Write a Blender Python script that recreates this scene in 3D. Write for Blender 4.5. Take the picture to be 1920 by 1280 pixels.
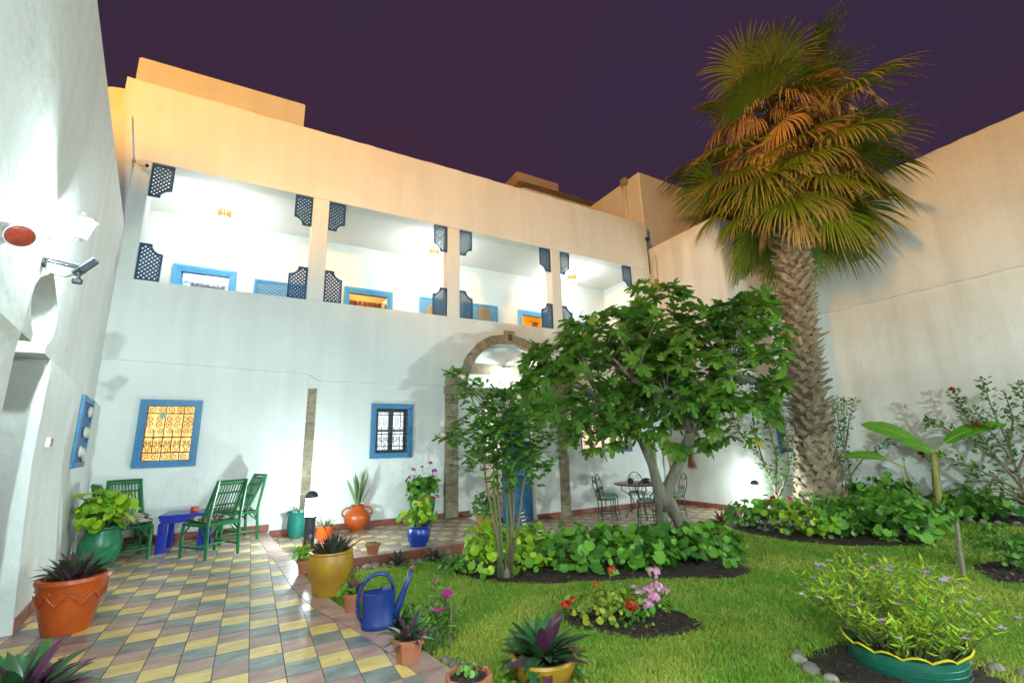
import bpy, bmesh, math, random
import numpy as np
from mathutils import Vector, Matrix
from mathutils.geometry import tessellate_polygon

for o in list(bpy.data.objects):
    bpy.data.objects.remove(o, do_unlink=True)
SC = bpy.context.scene
COL = SC.collection
RNG = random.Random(7)
NR = np.random.default_rng(11)
R = math.radians

# ------------------------------------------------------------------ camera
H = 1.35
YAW, PITCH, ROLL = 0.51274, 0.221047, -0.025835
_f = Vector((math.sin(YAW) * math.cos(PITCH), math.cos(YAW) * math.cos(PITCH), math.sin(PITCH)))
_r = Vector((math.cos(YAW), -math.sin(YAW), 0))
_u = _r.cross(_f)
_r2 = _r * math.cos(ROLL) + _u * math.sin(ROLL)
_u2 = -_r * math.sin(ROLL) + _u * math.cos(ROLL)
camd = bpy.data.cameras.new('camera')
camd.lens = 16.0
camd.sensor_width = 36.0
camd.sensor_fit = 'HORIZONTAL'
camd.clip_end = 500
cam = bpy.data.objects.new('camera', camd)
m = Matrix((( _r2.x, _u2.x, -_f.x, 0), (_r2.y, _u2.y, -_f.y, 0), (_r2.z, _u2.z, -_f.z, H), (0, 0, 0, 1)))
cam.matrix_world = m
COL.objects.link(cam)
SC.camera = cam
camd['kind'] = 'helper'

# ------------------------------------------------------------------ night sky
W = bpy.data.worlds.new('World')
SC.world = W
W.use_nodes = True
nt = W.node_tree
nt.nodes.clear()
out = nt.nodes.new('ShaderNodeOutputWorld')
bg = nt.nodes.new('ShaderNodeBackground')
tc = nt.nodes.new('ShaderNodeTexCoord')
nz = nt.nodes.new('ShaderNodeTexNoise')
nz.inputs['Scale'].default_value = 1.3
nz.inputs['Detail'].default_value = 4.0
cr = nt.nodes.new('ShaderNodeValToRGB')
cr.color_ramp.elements[0].position = 0.36
cr.color_ramp.elements[0].color = (0.045, 0.028, 0.063, 1)
cr.color_ramp.elements[1].position = 0.62
cr.color_ramp.elements[1].color = (0.058, 0.027, 0.056, 1)
nt.links.new(tc.outputs['Generated'], nz.inputs['Vector'])
nt.links.new(nz.outputs['Fac'], cr.inputs['Fac'])
nt.links.new(cr.outputs['Color'], bg.inputs['Color'])
nt.links.new(bg.outputs['Background'], out.inputs['Surface'])
bg.inputs['Strength'].default_value = 0.56

# ------------------------------------------------------------------ exposure and sampling
SC.view_settings.view_transform = 'Standard'
SC.view_settings.look = 'None'
SC.view_settings.exposure = 0.6
SC.view_settings.gamma = 1.0
SC.view_settings.use_curve_mapping = False
SC.render.engine = 'CYCLES'
SC.cycles.use_denoising = True
SC.cycles.use_adaptive_sampling = True
SC.cycles.adaptive_threshold = 0.03
SC.cycles.max_bounces = 6
SC.cycles.diffuse_bounces = 3
SC.cycles.glossy_bounces = 2
SC.cycles.transmission_bounces = 3
SC.cycles.transparent_max_bounces = 6
SC.cycles.sample_clamp_indirect = 6.0
SC.cycles.caustics_reflective = False
SC.cycles.caustics_refractive = False

# ------------------------------------------------------------------ lamps that light the court
WHITE = (0.74, 0.965, 1.0)
SODIUM = (1.0, 0.455, 0.065)
WARM = (1.0, 0.62, 0.28)

def lamp(name, loc, power, color, radius=0.06):
    d = bpy.data.lights.new(name, 'POINT')
    d.energy = power
    d.color = color
    d.shadow_soft_size = radius
    o = bpy.data.objects.new(name, d)
    o.location = loc
    COL.objects.link(o)
    return o

P_WALL, P_REAR, P_BOLL, P_ARCH, P_GAL, P_STREET, P_ROOM = 260, 2000, 135, 75, 80, 8800, 26
# sodium street lamp in the lane beyond the long side wall
lamp('street_lamp_light', (-8.5, -2.5, 7.4), P_STREET, SODIUM, 0.6)

# ------------------------------------------------------------------ mesh helpers
def link(o, parent=None):
    COL.objects.link(o)
    if parent is not None:
        o.parent = parent
    return o

def tag(o, label=None, cat=None, group=None, kind=None):
    if label: o['label'] = label
    if cat: o['category'] = cat
    if group: o['group'] = group
    if kind: o['kind'] = kind
    return o

def root(name, loc=(0, 0, 0), rz=0.0, label=None, cat=None, group=None):
    o = bpy.data.objects.new(name, None)
    o.empty_display_size = 0.1
    o.location = loc
    o.rotation_euler = (0, 0, rz)
    link(o)
    return tag(o, label, cat, group)

def copy_tree(o, parent=None):
    c = o.copy()
    link(c, parent)
    for ch in list(o.children):
        copy_tree(ch, c)
    return c

class MB:
    """collects verts and faces; build() links them as one mesh object"""
    def __init__(s):
        s.v = []; s.f = []; s.mi = []; s.a = []; s.cur = 0; s.at = 0.0
    def add(s, vs, fs):
        b = len(s.v)
        s.v.extend([tuple(p) for p in vs])
        s.a.extend([s.at] * len(vs))
        for f in fs:
            s.f.append(tuple(i + b for i in f)); s.mi.append(s.cur)
        return b
    def box(s, x0, x1, y0, y1, z0, z1):
        s.add([(x0,y0,z0),(x1,y0,z0),(x1,y1,z0),(x0,y1,z0),(x0,y0,z1),(x1,y0,z1),(x1,y1,z1),(x0,y1,z1)],
              [(0,3,2,1),(4,5,6,7),(0,1,5,4),(1,2,6,5),(2,3,7,6),(3,0,4,7)])
        return s
    def cbox(s, x0, x1, y0, y1, z0, z1, c=0.008):
        """box with chamfered edges on every side"""
        P = []
        xs, ys, zs = (x0, x1), (y0, y1), (z0, z1)
        bm = bmesh.new()
        bmesh.ops.create_cube(bm, size=1.0)
        for v in bm.verts:
            v.co = Vector((x0 + (v.co.x + .5) * (x1 - x0), y0 + (v.co.y + .5) * (y1 - y0), z0 + (v.co.z + .5) * (z1 - z0)))
        bmesh.ops.bevel(bm, geom=bm.edges[:], offset=c, segments=1, affect='EDGES', profile=0.5)
        bm.verts.index_update()
        s.add([v.co for v in bm.verts], [[v.index for v in f.verts] for f in bm.faces])
        bm.free()
        return s
    def bar(s, p, q, w, h=None, up=(0, 0, 1)):
        h = h or w
        p, q = Vector(p), Vector(q)
        d = (q - p).normalized()
        u = Vector(up)
        if abs(d.dot(u)) > 0.98: u = Vector((0, 1, 0))
        a = d.cross(u).normalized(); b = a.cross(d)
        a *= w / 2; b *= h / 2
        s.add([p-a-b, p+a-b, p+a+b, p-a+b, q-a-b, q+a-b, q+a+b, q-a+b],
              [(0,1,2,3),(7,6,5,4),(0,4,5,1),(1,5,6,2),(2,6,7,3),(3,7,4,0)])
        return s
    def tube(s, pts, r, n=6, caps=True, closed=False):
        pts = [Vector(p) for p in pts]
        k = len(pts)
        rs = r if isinstance(r, (list, tuple)) else [r] * k
        prev = None; rings = []
        for i, p in enumerate(pts):
            if closed: d = pts[(i + 1) % k] - pts[i - 1]
            else: d = pts[min(i + 1, k - 1)] - pts[max(i - 1, 0)]
            if d.length < 1e-9: d = Vector((0, 0, 1))
            d.normalize()
            if prev is None:
                u = Vector((0, 0, 1)) if abs(d.z) < 0.9 else Vector((1, 0, 0))
                a = d.cross(u).normalized()
            else:
                a = (prev - d * prev.dot(d))
                if a.length < 1e-6: a = d.orthogonal()
                a.normalize()
            prev = a
            b = d.cross(a)
            rings.append([p + (a * math.cos(2*math.pi*j/n) + b * math.sin(2*math.pi*j/n)) * rs[i] for j in range(n)])
        vs = [v for ring in rings for v in ring]
        fs = []
        for i in range(k if closed else k - 1):
            i2 = (i + 1) % k
            for j in range(n):
                j2 = (j + 1) % n
                fs.append((i*n+j, i*n+j2, i2*n+j2, i2*n+j))
        if caps and not closed:
            fs.append(tuple(reversed(range(n)))); fs.append(tuple((k-1)*n + j for j in range(n)))
        s.add(vs, fs)
        return s
    def lathe(s, prof, n=28, c=(0, 0, 0), wob=0.0, sx=1.0, sy=1.0):
        """prof: list of (r, z)"""
        vs = []; fs = []
        for (r, z) in prof:
            for j in range(n):
                t = 2*math.pi*j/n
                rr = r * (1 + wob * math.sin(3*t + z*9))
                vs.append((c[0] + rr*math.cos(t)*sx, c[1] + rr*math.sin(t)*sy, c[2] + z))
        for i in range(len(prof) - 1):
            for j in range(n):
                j2 = (j+1) % n
                fs.append((i*n+j, i*n+j2, (i+1)*n+j2, (i+1)*n+j))
        if prof[0][0] > 1e-4: fs.append(tuple(reversed(range(n))))
        if prof[-1][0] > 1e-4: fs.append(tuple((len(prof)-1)*n + j for j in range(n)))
        s.add(vs, fs)
        return s
    def prism(s, poly, axis='y', a=0.0, b=0.1):
        """extrude a simple 2D polygon along an axis between a and b"""
        n = len(poly)
        def P(u, w, t):
            return (u, t, w) if axis == 'y' else ((t, u, w) if axis == 'x' else (u, w, t))
        vs = [P(u, w, a) for u, w in poly] + [P(u, w, b) for u, w in poly]
        tri = tessellate_polygon([[Vector((u, w, 0)) for u, w in poly]])
        fs = [tuple(t) for t in tri] + [tuple(i + n for i in reversed(t)) for t in tri]
        fs += [(i, (i+1) % n, (i+1) % n + n, i + n) for i in range(n)]
        s.add(vs, fs)
        return s
    def wavy(s, prof, axis, a, b, n=44, j=0.009, rng=RNG):
        """prism along an axis whose outline wanders a little, like hand laid plaster"""
        k = len(prof); vs = []
        zmax = max(q[1] for q in prof)
        for i in range(n + 1):
            t = a + (b - a) * i / n
            dz, du = rng.uniform(-j, j), rng.uniform(-j, j) * .7
            for (u_, w_) in prof:
                up = 1.0 if w_ > zmax - .06 else 0.0
                q = (u_ + du * up, w_ + dz * up)
                vs.append((t, q[0], q[1]) if axis == 'x' else (q[0], t, q[1]))
        fs = [(i*k+m_, i*k+(m_+1) % k, (i+1)*k+(m_+1) % k, (i+1)*k+m_) for i in range(n) for m_ in range(k)]
        fs += [tuple(reversed(range(k))), tuple(n*k + m_ for m_ in range(k))]
        s.add(vs, fs)
        return s
    def blob(s, c, rx, ry, rz, seg=8, rings=5, j=0.12, rng=RNG, rot=0.0):
        vs = []; fs = []
        ca, sa = math.cos(rot), math.sin(rot)
        for i in range(rings + 1):
            t = math.pi * i / rings
            for k in range(seg):
                p = 2*math.pi*k/seg
                q = 1 + rng.uniform(-j, j)
                x, y, z = rx*q*math.sin(t)*math.cos(p), ry*q*math.sin(t)*math.sin(p), rz*q*math.cos(t)
                vs.append((c[0]+x*ca-y*sa, c[1]+x*sa+y*ca, c[2]+z))
        for i in range(rings):
            for k in range(seg):
                k2 = (k+1) % seg
                fs.append((i*seg+k, (i+1)*seg+k, (i+1)*seg+k2, i*seg+k2))
        s.add(vs, fs)
        return s
    def build(s, name, mats, parent=None, smooth=False, attr=False, fix=True):
        me = bpy.data.meshes.new(name)
        me.from_pydata(s.v, [], s.f)
        mats = mats if isinstance(mats, (list, tuple)) else [mats]
        for mm in mats: me.materials.append(mm)
        if len(mats) > 1: me.polygons.foreach_set('material_index', s.mi)
        if attr:
            at = me.attributes.new('t', 'FLOAT', 'POINT')
            at.data.foreach_set('value', s.a)
        if fix:
            bm = bmesh.new(); bm.from_mesh(me)
            bmesh.ops.recalc_face_normals(bm, faces=bm.faces[:])
            bm.to_mesh(me); bm.free()
        if smooth:
            me.polygons.foreach_set('use_smooth', [True] * len(me.polygons))
            if smooth is not True:
                me.set_sharp_from_angle(angle=R(smooth))
        me.update()
        return link(bpy.data.objects.new(name, me), parent)

def mesh_np(name, V, F, mat, parent=None, attrs=None, smooth=False):
    """big meshes straight from arrays; F is (n,3) or (n,4)"""
    me = bpy.data.meshes.new(name)
    V = np.ascontiguousarray(V, dtype=np.float32); F = np.ascontiguousarray(F, dtype=np.int32)
    k = F.shape[1]
    me.vertices.add(len(V)); me.vertices.foreach_set('co', V.ravel())
    me.loops.add(F.size); me.loops.foreach_set('vertex_index', F.ravel())
    me.polygons.add(len(F))
    me.polygons.foreach_set('loop_start', np.arange(0, F.size, k, dtype=np.int32))
    me.polygons.foreach_set('loop_total', np.full(len(F), k, dtype=np.int32))
    if smooth: me.polygons.foreach_set('use_smooth', np.ones(len(F), dtype=bool))
    for nm, val in (attrs or {}).items():
        at = me.attributes.new(nm, 'FLOAT', 'POINT')
        at.data.foreach_set('value', np.ascontiguousarray(val, dtype=np.float32))
    me.materials.append(mat)
    me.update(calc_edges=True)
    me.validate()
    return link(bpy.data.objects.new(name, me), parent)

def frame_np(d, roll=None, up=(0, 0, 1)):
    """rotation matrices (n,3,3): column 1 (y) along d, column 2 (z) near up, turned by roll"""
    d = np.asarray(d, float); d = d / (np.linalg.norm(d, axis=1, keepdims=True) + 1e-9)
    up = np.broadcast_to(np.asarray(up, float), d.shape)
    x = np.cross(d, up); l = np.linalg.norm(x, axis=1, keepdims=True)
    x = np.where(l < 1e-3, np.array([[1., 0, 0]]), x / (l + 1e-9))
    z = np.cross(x, d)
    if roll is not None:
        c, s_ = np.cos(roll)[:, None], np.sin(roll)[:, None]
        x, z = x * c + z * s_, z * c - x * s_
    return np.stack([x, d, z], axis=2)

def scatter(name, tmpl, pos, mats3, scale, mat, parent=None, extra=None):
    """one mesh of many copies of a leaf template"""
    TV, TF = tmpl[0], tmpl[1]
    n, k = len(pos), len(TV)
    sc_ = np.asarray(scale, float)
    if sc_.ndim == 1: sc_ = sc_[:, None, None]
    else: sc_ = sc_[:, None, :]
    V = np.einsum('nij,nkj->nki', mats3, TV[None] * sc_) + np.asarray(pos)[:, None, :]
    F = (TF[None] + (np.arange(n) * k)[:, None, None]).reshape(-1, TF.shape[1])
    rnd = np.repeat(NR.random(n) if extra is None else np.asarray(extra), k)
    t = np.tile(tmpl[2] if len(tmpl) > 2 else np.zeros(k), n)
    return mesh_np(name, V.reshape(-1, 3), F, mat, parent, {'rnd': rnd, 't': t}, smooth=False)

# leaf templates lie along +y from the origin, normal +z
def fan_leaf(outline, cup=0.0, stem=0.0):
    """triangle fan from a centre; outline is a list of (x,y)"""
    o = np.array(outline, float)
    c = np.array([[0.0, float(np.mean(o[:, 1])) * 0.6]])
    P = np.vstack([c, o])
    z = cup * ((P[:, 0])**2 + (P[:, 1] - c[0, 1])**2)
    V = np.column_stack([P, z])
    n = len(o)
    F = np.array([(0, 1 + i, 1 + (i + 1) % n) for i in range(n)])
    t = np.concatenate([[0.0], np.ones(n)])
    return V, F, t

def mirror(half):
    return half + [(-x, y) for x, y in reversed(half) if abs(x) > 1e-6]

OVATE = fan_leaf(mirror([(0.0, 0.0), (0.2, 0.2), (0.28, 0.45), (0.18, 0.75), (0.0, 1.0)]), cup=0.35)
NARROW = fan_leaf(mirror([(0.0, 0.0), (0.09, 0.25), (0.12, 0.5), (0.07, 0.8), (0.0, 1.0)]), cup=0.4)
_ger = []
for i in range(20):
    a = -math.pi/2 + 0.28 + (2*math.pi - 0.56) * i / 19
    rr = 0.5 * (1.0 + 0.10 * math.cos(i * math.pi))
    _ger.append((rr * math.cos(a), 0.5 + rr * math.sin(a)))
GERAN = fan_leaf([(0.0, 0.22)] + _ger, cup=0.55)
FIG = fan_leaf(mirror([(0.0, 0.0), (0.10, -0.04), (0.22, 0.02), (0.36, 0.10), (0.40, 0.22), (0.30, 0.28), (0.16, 0.30),
                       (0.34, 0.42), (0.44, 0.58), (0.38, 0.66), (0.26, 0.62), (0.12, 0.50),
                       (0.15, 0.66), (0.16, 0.84), (0.08, 0.96), (0.0, 1.0)]), cup=-0.25)
PETAL5 = fan_leaf([(0.5*(1.0 if i % 2 else 0.55)*math.cos(i*math.pi/5), 0.5*(1.0 if i % 2 else 0.55)*math.sin(i*math.pi/5)) for i in range(10)], cup=0.25)

# ------------------------------------------------------------------ materials
MATS = {}
def mat(name, col, rough=0.6, var=0.0, scale=6.0, bump=0.0, bscale=40.0, spec=0.4, col2=None, metal=0.0,
        emit=None, estr=0.0, stretch=None, coat=0.0, objrnd=0.0):
    if name in MATS: return MATS[name]
    mm = bpy.data.materials.new(name); mm.use_nodes = True
    n = mm.node_tree.nodes; l = mm.node_tree.links
    b = n['Principled BSDF']
    b.inputs['Roughness'].default_value = rough
    b.inputs['Metallic'].default_value = metal
    b.inputs['Specular IOR Level'].default_value = spec
    b.inputs['Coat Weight'].default_value = coat
    c4 = (*col, 1)
    b.inputs['Base Color'].default_value = c4
    src = None
    if var or col2 or bump:
        geo = n.new('ShaderNodeNewGeometry')
        vec = geo.outputs['Position']
        if stretch:
            mp = n.new('ShaderNodeMapping'); mp.inputs['Scale'].default_value = stretch
            l.new(vec, mp.inputs['Vector']); vec = mp.outputs['Vector']
    if var or col2:
        nz = n.new('ShaderNodeTexNoise'); nz.inputs['Scale'].default_value = scale; nz.inputs['Detail'].default_value = 6
        nz.inputs['Roughness'].default_value = 0.62
        l.new(vec, nz.inputs['Vector'])
        ra = n.new('ShaderNodeValToRGB')
        ra.color_ramp.elements[0].position = 0.32; ra.color_ramp.elements[1].position = 0.68
        c2 = col2 or tuple(c * (1 - var) for c in col)
        ra.color_ramp.elements[0].color = (*c2, 1); ra.color_ramp.elements[1].color = c4
        l.new(nz.outputs['Fac'], ra.inputs['Fac'])
        src = ra.outputs['Color']
        rr = n.new('ShaderNodeMapRange'); rr.inputs['To Min'].default_value = min(1, rough * 1.25); rr.inputs['To Max'].default_value = rough * 0.8
        l.new(nz.outputs['Fac'], rr.inputs['Value']); l.new(rr.outputs['Result'], b.inputs['Roughness'])
    if objrnd:
        oi = n.new('ShaderNodeObjectInfo')
        hs = n.new('ShaderNodeHueSaturation')
        mr = n.new('ShaderNodeMapRange'); mr.inputs['To Min'].default_value = 1 - objrnd; mr.inputs['To Max'].default_value = 1 + objrnd
        l.new(oi.outputs['Random'], mr.inputs['Value']); l.new(mr.outputs['Result'], hs.inputs['Value'])
        if src: l.new(src, hs.inputs['Color'])
        else: hs.inputs['Color'].default_value = c4
        src = hs.outputs['Color']
    if src: l.new(src, b.inputs['Base Color'])
    if bump:
        bz = n.new('ShaderNodeTexNoise'); bz.inputs['Scale'].default_value = bscale; bz.inputs['Detail'].default_value = 4
        l.new(vec, bz.inputs['Vector'])
        bp = n.new('ShaderNodeBump'); bp.inputs['Strength'].default_value = bump; bp.inputs['Distance'].default_value = 0.02
        l.new(bz.outputs['Fac'], bp.inputs['Height']); l.new(bp.outputs['Normal'], b.inputs['Normal'])
    if emit:
        b.inputs['Emission Color'].default_value = (*emit, 1); b.inputs['Emission Strength'].default_value = estr
    MATS[name] = mm
    return mm

def leafmat(name, a, b_, tip=None, rough=0.45, trans=0.25, tipstart=0.6):
    """two leaf colours mixed per leaf (attribute rnd), optional dry tip colour along attribute t"""
    if name in MATS: return MATS[name]
    mm = bpy.data.materials.new(name); mm.use_nodes = True
    n = mm.node_tree.nodes; l = mm.node_tree.links
    p = n['Principled BSDF']; p.inputs['Roughness'].default_value = rough; p.inputs['Specular IOR Level'].default_value = 0.35
    at = n.new('ShaderNodeAttribute'); at.attribute_name = 'rnd'
    mx = n.new('ShaderNodeMix'); mx.data_type = 'RGBA'
    mx.inputs['A'].default_value = (*a, 1); mx.inputs['B'].default_value = (*b_, 1)
    l.new(at.outputs['Fac'], mx.inputs['Factor'])
    src = mx.outputs['Result']
    if tip:
        t = n.new('ShaderNodeAttribute'); t.attribute_name = 't'
        mr = n.new('ShaderNodeMapRange'); mr.inputs['From Min'].default_value = tipstart; mr.inputs['From Max'].default_value = 1.0
        l.new(t.outputs['Fac'], mr.inputs['Value'])
        m2 = n.new('ShaderNodeMix'); m2.data_type = 'RGBA'
        l.new(src, m2.inputs['A']); m2.inputs['B'].default_value = (*tip, 1)
        l.new(mr.outputs['Result'], m2.inputs['Factor'])
        src = m2.outputs['Result']
    l.new(src, p.inputs['Base Color'])
    if trans:
        tr = n.new('ShaderNodeBsdfTranslucent'); l.new(src, tr.inputs['Color'])
        ms = n.new('ShaderNodeMixShader'); ms.inputs['Fac'].default_value = trans
        l.new(p.outputs['BSDF'], ms.inputs[1]); l.new(tr.outputs['BSDF'], ms.inputs[2])
        l.new(ms.outputs['Shader'], n['Material Output'].inputs['Surface'])
    MATS[name] = mm
    return mm

def emitter(name, col, st):
    if name in MATS: return MATS[name]
    mm = bpy.data.materials.new(name); mm.use_nodes = True
    n = mm.node_tree.nodes; l = mm.node_tree.links
    n.remove(n['Principled BSDF'])
    e = n.new('ShaderNodeEmission'); e.inputs['Color'].default_value = (*col, 1); e.inputs['Strength'].default_value = st
    l.new(e.outputs['Emission'], n['Material Output'].inputs['Surface'])
    MATS[name] = mm
    return mm

def lampglass(name, col, st):
    """frosted lamp glass: glows and lets the bulb's light through"""
    mm = bpy.data.materials.new(name); mm.use_nodes = True
    n = mm.node_tree.nodes; l = mm.node_tree.links
    n.remove(n['Principled BSDF'])
    e = n.new('ShaderNodeEmission'); e.inputs['Color'].default_value = (*col, 1); e.inputs['Strength'].default_value = st
    tr = n.new('ShaderNodeBsdfTransparent'); ms = n.new('ShaderNodeMixShader'); ms.inputs['Fac'].default_value = 0.5
    l.new(tr.outputs['BSDF'], ms.inputs[1]); l.new(e.outputs['Emission'], ms.inputs[2]); l.new(ms.outputs['Shader'], n['Material Output'].inputs['Surface'])
    mm['lamp'] = 1
    return mm

def plaster(name, col, stain, s1=0.55, bump=0.42, amount=0.5, grime=0.0):
    """lime washed wall: broad clouding, streaks running down, trowel relief"""
    mm = bpy.data.materials.new(name); mm.use_nodes = True
    n = mm.node_tree.nodes; l = mm.node_tree.links
    b = n['Principled BSDF']; b.inputs['Roughness'].default_value = 0.75; b.inputs['Specular IOR Level'].default_value = 0.25
    g = n.new('ShaderNodeNewGeometry')
    n1 = n.new('ShaderNodeTexNoise'); n1.inputs['Scale'].default_value = s1; n1.inputs['Detail'].default_value = 7; n1.inputs['Roughness'].default_value = 0.6
    mp = n.new('ShaderNodeMapping'); mp.inputs['Scale'].default_value = (3.2, 3.2, 0.22)
    n2 = n.new('ShaderNodeTexNoise'); n2.inputs['Scale'].default_value = 1.1; n2.inputs['Detail'].default_value = 5
    l.new(g.outputs['Position'], n1.inputs['Vector']); l.new(g.outputs['Position'], mp.inputs['Vector']); l.new(mp.outputs['Vector'], n2.inputs['Vector'])
    mu = n.new('ShaderNodeMath'); mu.operation = 'MULTIPLY'
    l.new(n1.outputs['Fac'], mu.inputs[0]); l.new(n2.outputs['Fac'], mu.inputs[1])
    mr = n.new('ShaderNodeMapRange'); mr.inputs['From Min'].default_value = 0.14; mr.inputs['From Max'].default_value = 0.36
    mr.inputs['To Min'].default_value = amount; mr.inputs['To Max'].default_value = 0.0
    l.new(mu.outputs['Value'], mr.inputs['Value'])
    mx = n.new('ShaderNodeMix'); mx.data_type = 'RGBA'
    mx.inputs['A'].default_value = (*col, 1); mx.inputs['B'].default_value = (*stain, 1)
    l.new(mr.outputs['Result'], mx.inputs['Factor']); l.new(mx.outputs['Result'], b.inputs['Base Color'])
    wz = n.new('ShaderNodeTexNoise'); wz.inputs['Scale'].default_value = 1.3; wz.inputs['Detail'].default_value = 5
    wa = n.new('ShaderNodeMix'); wa.data_type = 'RGBA'; wa.blend_type = 'LINEAR_LIGHT'; wa.inputs['Factor'].default_value = 0.35
    vo = n.new('ShaderNodeTexVoronoi'); vo.feature = 'DISTANCE_TO_EDGE'; vo.inputs['Scale'].default_value = 0.42
    l.new(g.outputs['Position'], wz.inputs['Vector']); l.new(g.outputs['Position'], wa.inputs['A']); l.new(wz.outputs['Color'], wa.inputs['B']); l.new(wa.outputs['Result'], vo.inputs['Vector'])
    ck = n.new('ShaderNodeMapRange'); ck.inputs['From Min'].default_value = 0.0; ck.inputs['From Max'].default_value = 0.006; ck.inputs['To Min'].default_value = 0.10; ck.inputs['To Max'].default_value = 0.0
    l.new(vo.outputs['Distance'], ck.inputs['Value'])
    pz = n.new('ShaderNodeTexNoise'); pz.inputs['Scale'].default_value = 0.7
    pm = n.new('ShaderNodeMapRange'); pm.inputs['From Min'].default_value = 0.52; pm.inputs['From Max'].default_value = 0.6
    l.new(g.outputs['Position'], pz.inputs['Vector']); l.new(pz.outputs['Fac'], pm.inputs['Value'])
    cm = n.new('ShaderNodeMath'); cm.operation = 'MULTIPLY'; l.new(ck.outputs['Result'], cm.inputs[0]); l.new(pm.outputs['Result'], cm.inputs[1])
    m3 = n.new('ShaderNodeMix'); m3.data_type = 'RGBA'; m3.inputs['B'].default_value = (stain[0]*.5, stain[1]*.5, stain[2]*.5, 1)
    l.new(mx.outputs['Result'], m3.inputs['A']); l.new(cm.outputs['Value'], m3.inputs['Factor']); l.new(m3.outputs['Result'], b.inputs['Base Color'])
    n3 = n.new('ShaderNodeTexNoise'); n3.inputs['Scale'].default_value = 9; n3.inputs['Detail'].default_value = 5
    n4 = n.new('ShaderNodeTexNoise'); n4.inputs['Scale'].default_value = 1.7; n4.inputs['Detail'].default_value = 2
    ad = n.new('ShaderNodeMath'); ad.operation = 'MULTIPLY_ADD'; ad.inputs[1].default_value = 0.35
    l.new(g.outputs['Position'], n3.inputs['Vector']); l.new(g.outputs['Position'], n4.inputs['Vector'])
    l.new(n3.outputs['Fac'], ad.inputs[0]); l.new(n4.outputs['Fac'], ad.inputs[2])
    bp = n.new('ShaderNodeBump'); bp.inputs['Strength'].default_value = bump; bp.inputs['Distance'].default_value = 0.05
    l.new(ad.outputs['Value'], bp.inputs['Height']); l.new(bp.outputs['Normal'], b.inputs['Normal'])
    MATS[name] = mm
    return mm

M_WALL = plaster('lime_plaster', (0.78, 0.775, 0.74), (0.58, 0.57, 0.52), amount=0.42)
M_LEFT = plaster('rough_plaster', (0.78, 0.78, 0.75), (0.62, 0.62, 0.57), s1=1.1, bump=0.55, amount=0.55)
M_RIGHT = plaster('weathered_plaster', (0.76, 0.735, 0.68), (0.54, 0.50, 0.43), s1=0.5, amount=0.55)
M_GALLERY = plaster('gallery_paint', (0.82, 0.82, 0.79), (0.74, 0.74, 0.70), amount=0.3, bump=0.08)
M_STONE = mat('brown_stone', (0.36, 0.29, 0.20), 0.85, col2=(0.20, 0.155, 0.10), scale=9, bump=0.6, bscale=28, objrnd=0.22)
M_BLUE = mat('blue_paint', (0.035, 0.20, 0.40), 0.42, var=0.25, scale=14, spec=0.5)
M_BLUEL = mat('light_blue_paint', (0.12, 0.40, 0.68), 0.5, var=0.15, scale=10)
M_NAVY = mat('dark_blue_paint', (0.022, 0.085, 0.19), 0.5, var=0.25, scale=16)
M_IRON = mat('black_iron', (0.012, 0.011, 0.010), 0.5, spec=0.5)
M_SKIRT = mat('mauve_skirting', (0.30, 0.085, 0.06), 0.35, col2=(0.20, 0.055, 0.042), scale=7, spec=0.5, objrnd=0.2)
M_YEL = mat('yellow_cement_tile', (0.76, 0.56, 0.22), 0.32, col2=(0.55, 0.35, 0.09), scale=5, stretch=(1.0, 2.0, 2.0), spec=0.5, objrnd=0.13)
M_MAU = mat('mauve_cement_tile', (0.46, 0.275, 0.23), 0.32, col2=(0.27, 0.145, 0.12), scale=5, stretch=(1.0, 2.0, 2.0), spec=0.5, objrnd=0.14)
M_SLT = mat('slate_cement_tile', (0.28, 0.295, 0.275), 0.30, col2=(0.095, 0.112, 0.108), scale=5, stretch=(1.0, 2.0, 2.0), spec=0.5, objrnd=0.18)
M_GROUT = mat('grout', (0.15, 0.12, 0.095), 0.9)
M_SOIL = mat('dark_soil', (0.050, 0.030, 0.018), 0.95, col2=(0.018, 0.011, 0.007), scale=22, bump=1.0, bscale=60)
M_TERRA = mat('terracotta', (0.42, 0.125, 0.045), 0.6, col2=(0.30, 0.12, 0.07), scale=13, bump=0.15)
M_ORANGE = mat('orange_glaze', (0.52, 0.080, 0.008), 0.34, col2=(0.37, 0.065, 0.014), scale=7, spec=0.5, bump=0.08, bscale=18)
M_GREENP = mat('green_glaze', (0.012, 0.20, 0.075), 0.33, col2=(0.02, 0.13, 0.06), scale=7, spec=0.5, bump=0.08, bscale=18)
M_GREENP2 = mat('sea_green_glaze', (0.012, 0.15, 0.12), 0.35, var=0.25, scale=6, spec=0.5)
M_OCHRE = mat('ochre_glaze', (0.40, 0.205, 0.009), 0.42, col2=(0.30, 0.15, 0.02), scale=6, spec=0.45, bump=0.08, bscale=18)
M_BLUEP = mat('cobalt_glaze', (0.010, 0.042, 0.34), 0.28, col2=(0.012, 0.03, 0.2), scale=8, spec=0.5, bump=0.06, bscale=18)
M_CAN = mat('blue_plastic', (0.004, 0.022, 0.17), 0.36, col2=(0.010, 0.032, 0.15), scale=11, spec=0.5)
M_GREENC = mat('green_painted_cane', (0.006, 0.135, 0.035), 0.35, var=0.25, scale=20, spec=0.5)
M_BARK = mat('fig_bark', (0.26, 0.225, 0.17), 0.85, col2=(0.15, 0.125, 0.09), scale=8, bump=0.5, bscale=25, stretch=(1, 1, 0.35))
M_TWIG = mat('green_stem', (0.13, 0.17, 0.05), 0.7)
M_WOODST = mat('brown_stem', (0.20, 0.14, 0.08), 0.8)
M_STONEG = mat('river_stone', (0.27, 0.235, 0.19), 0.7, col2=(0.15, 0.125, 0.10), scale=14, objrnd=0.35)
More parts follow.
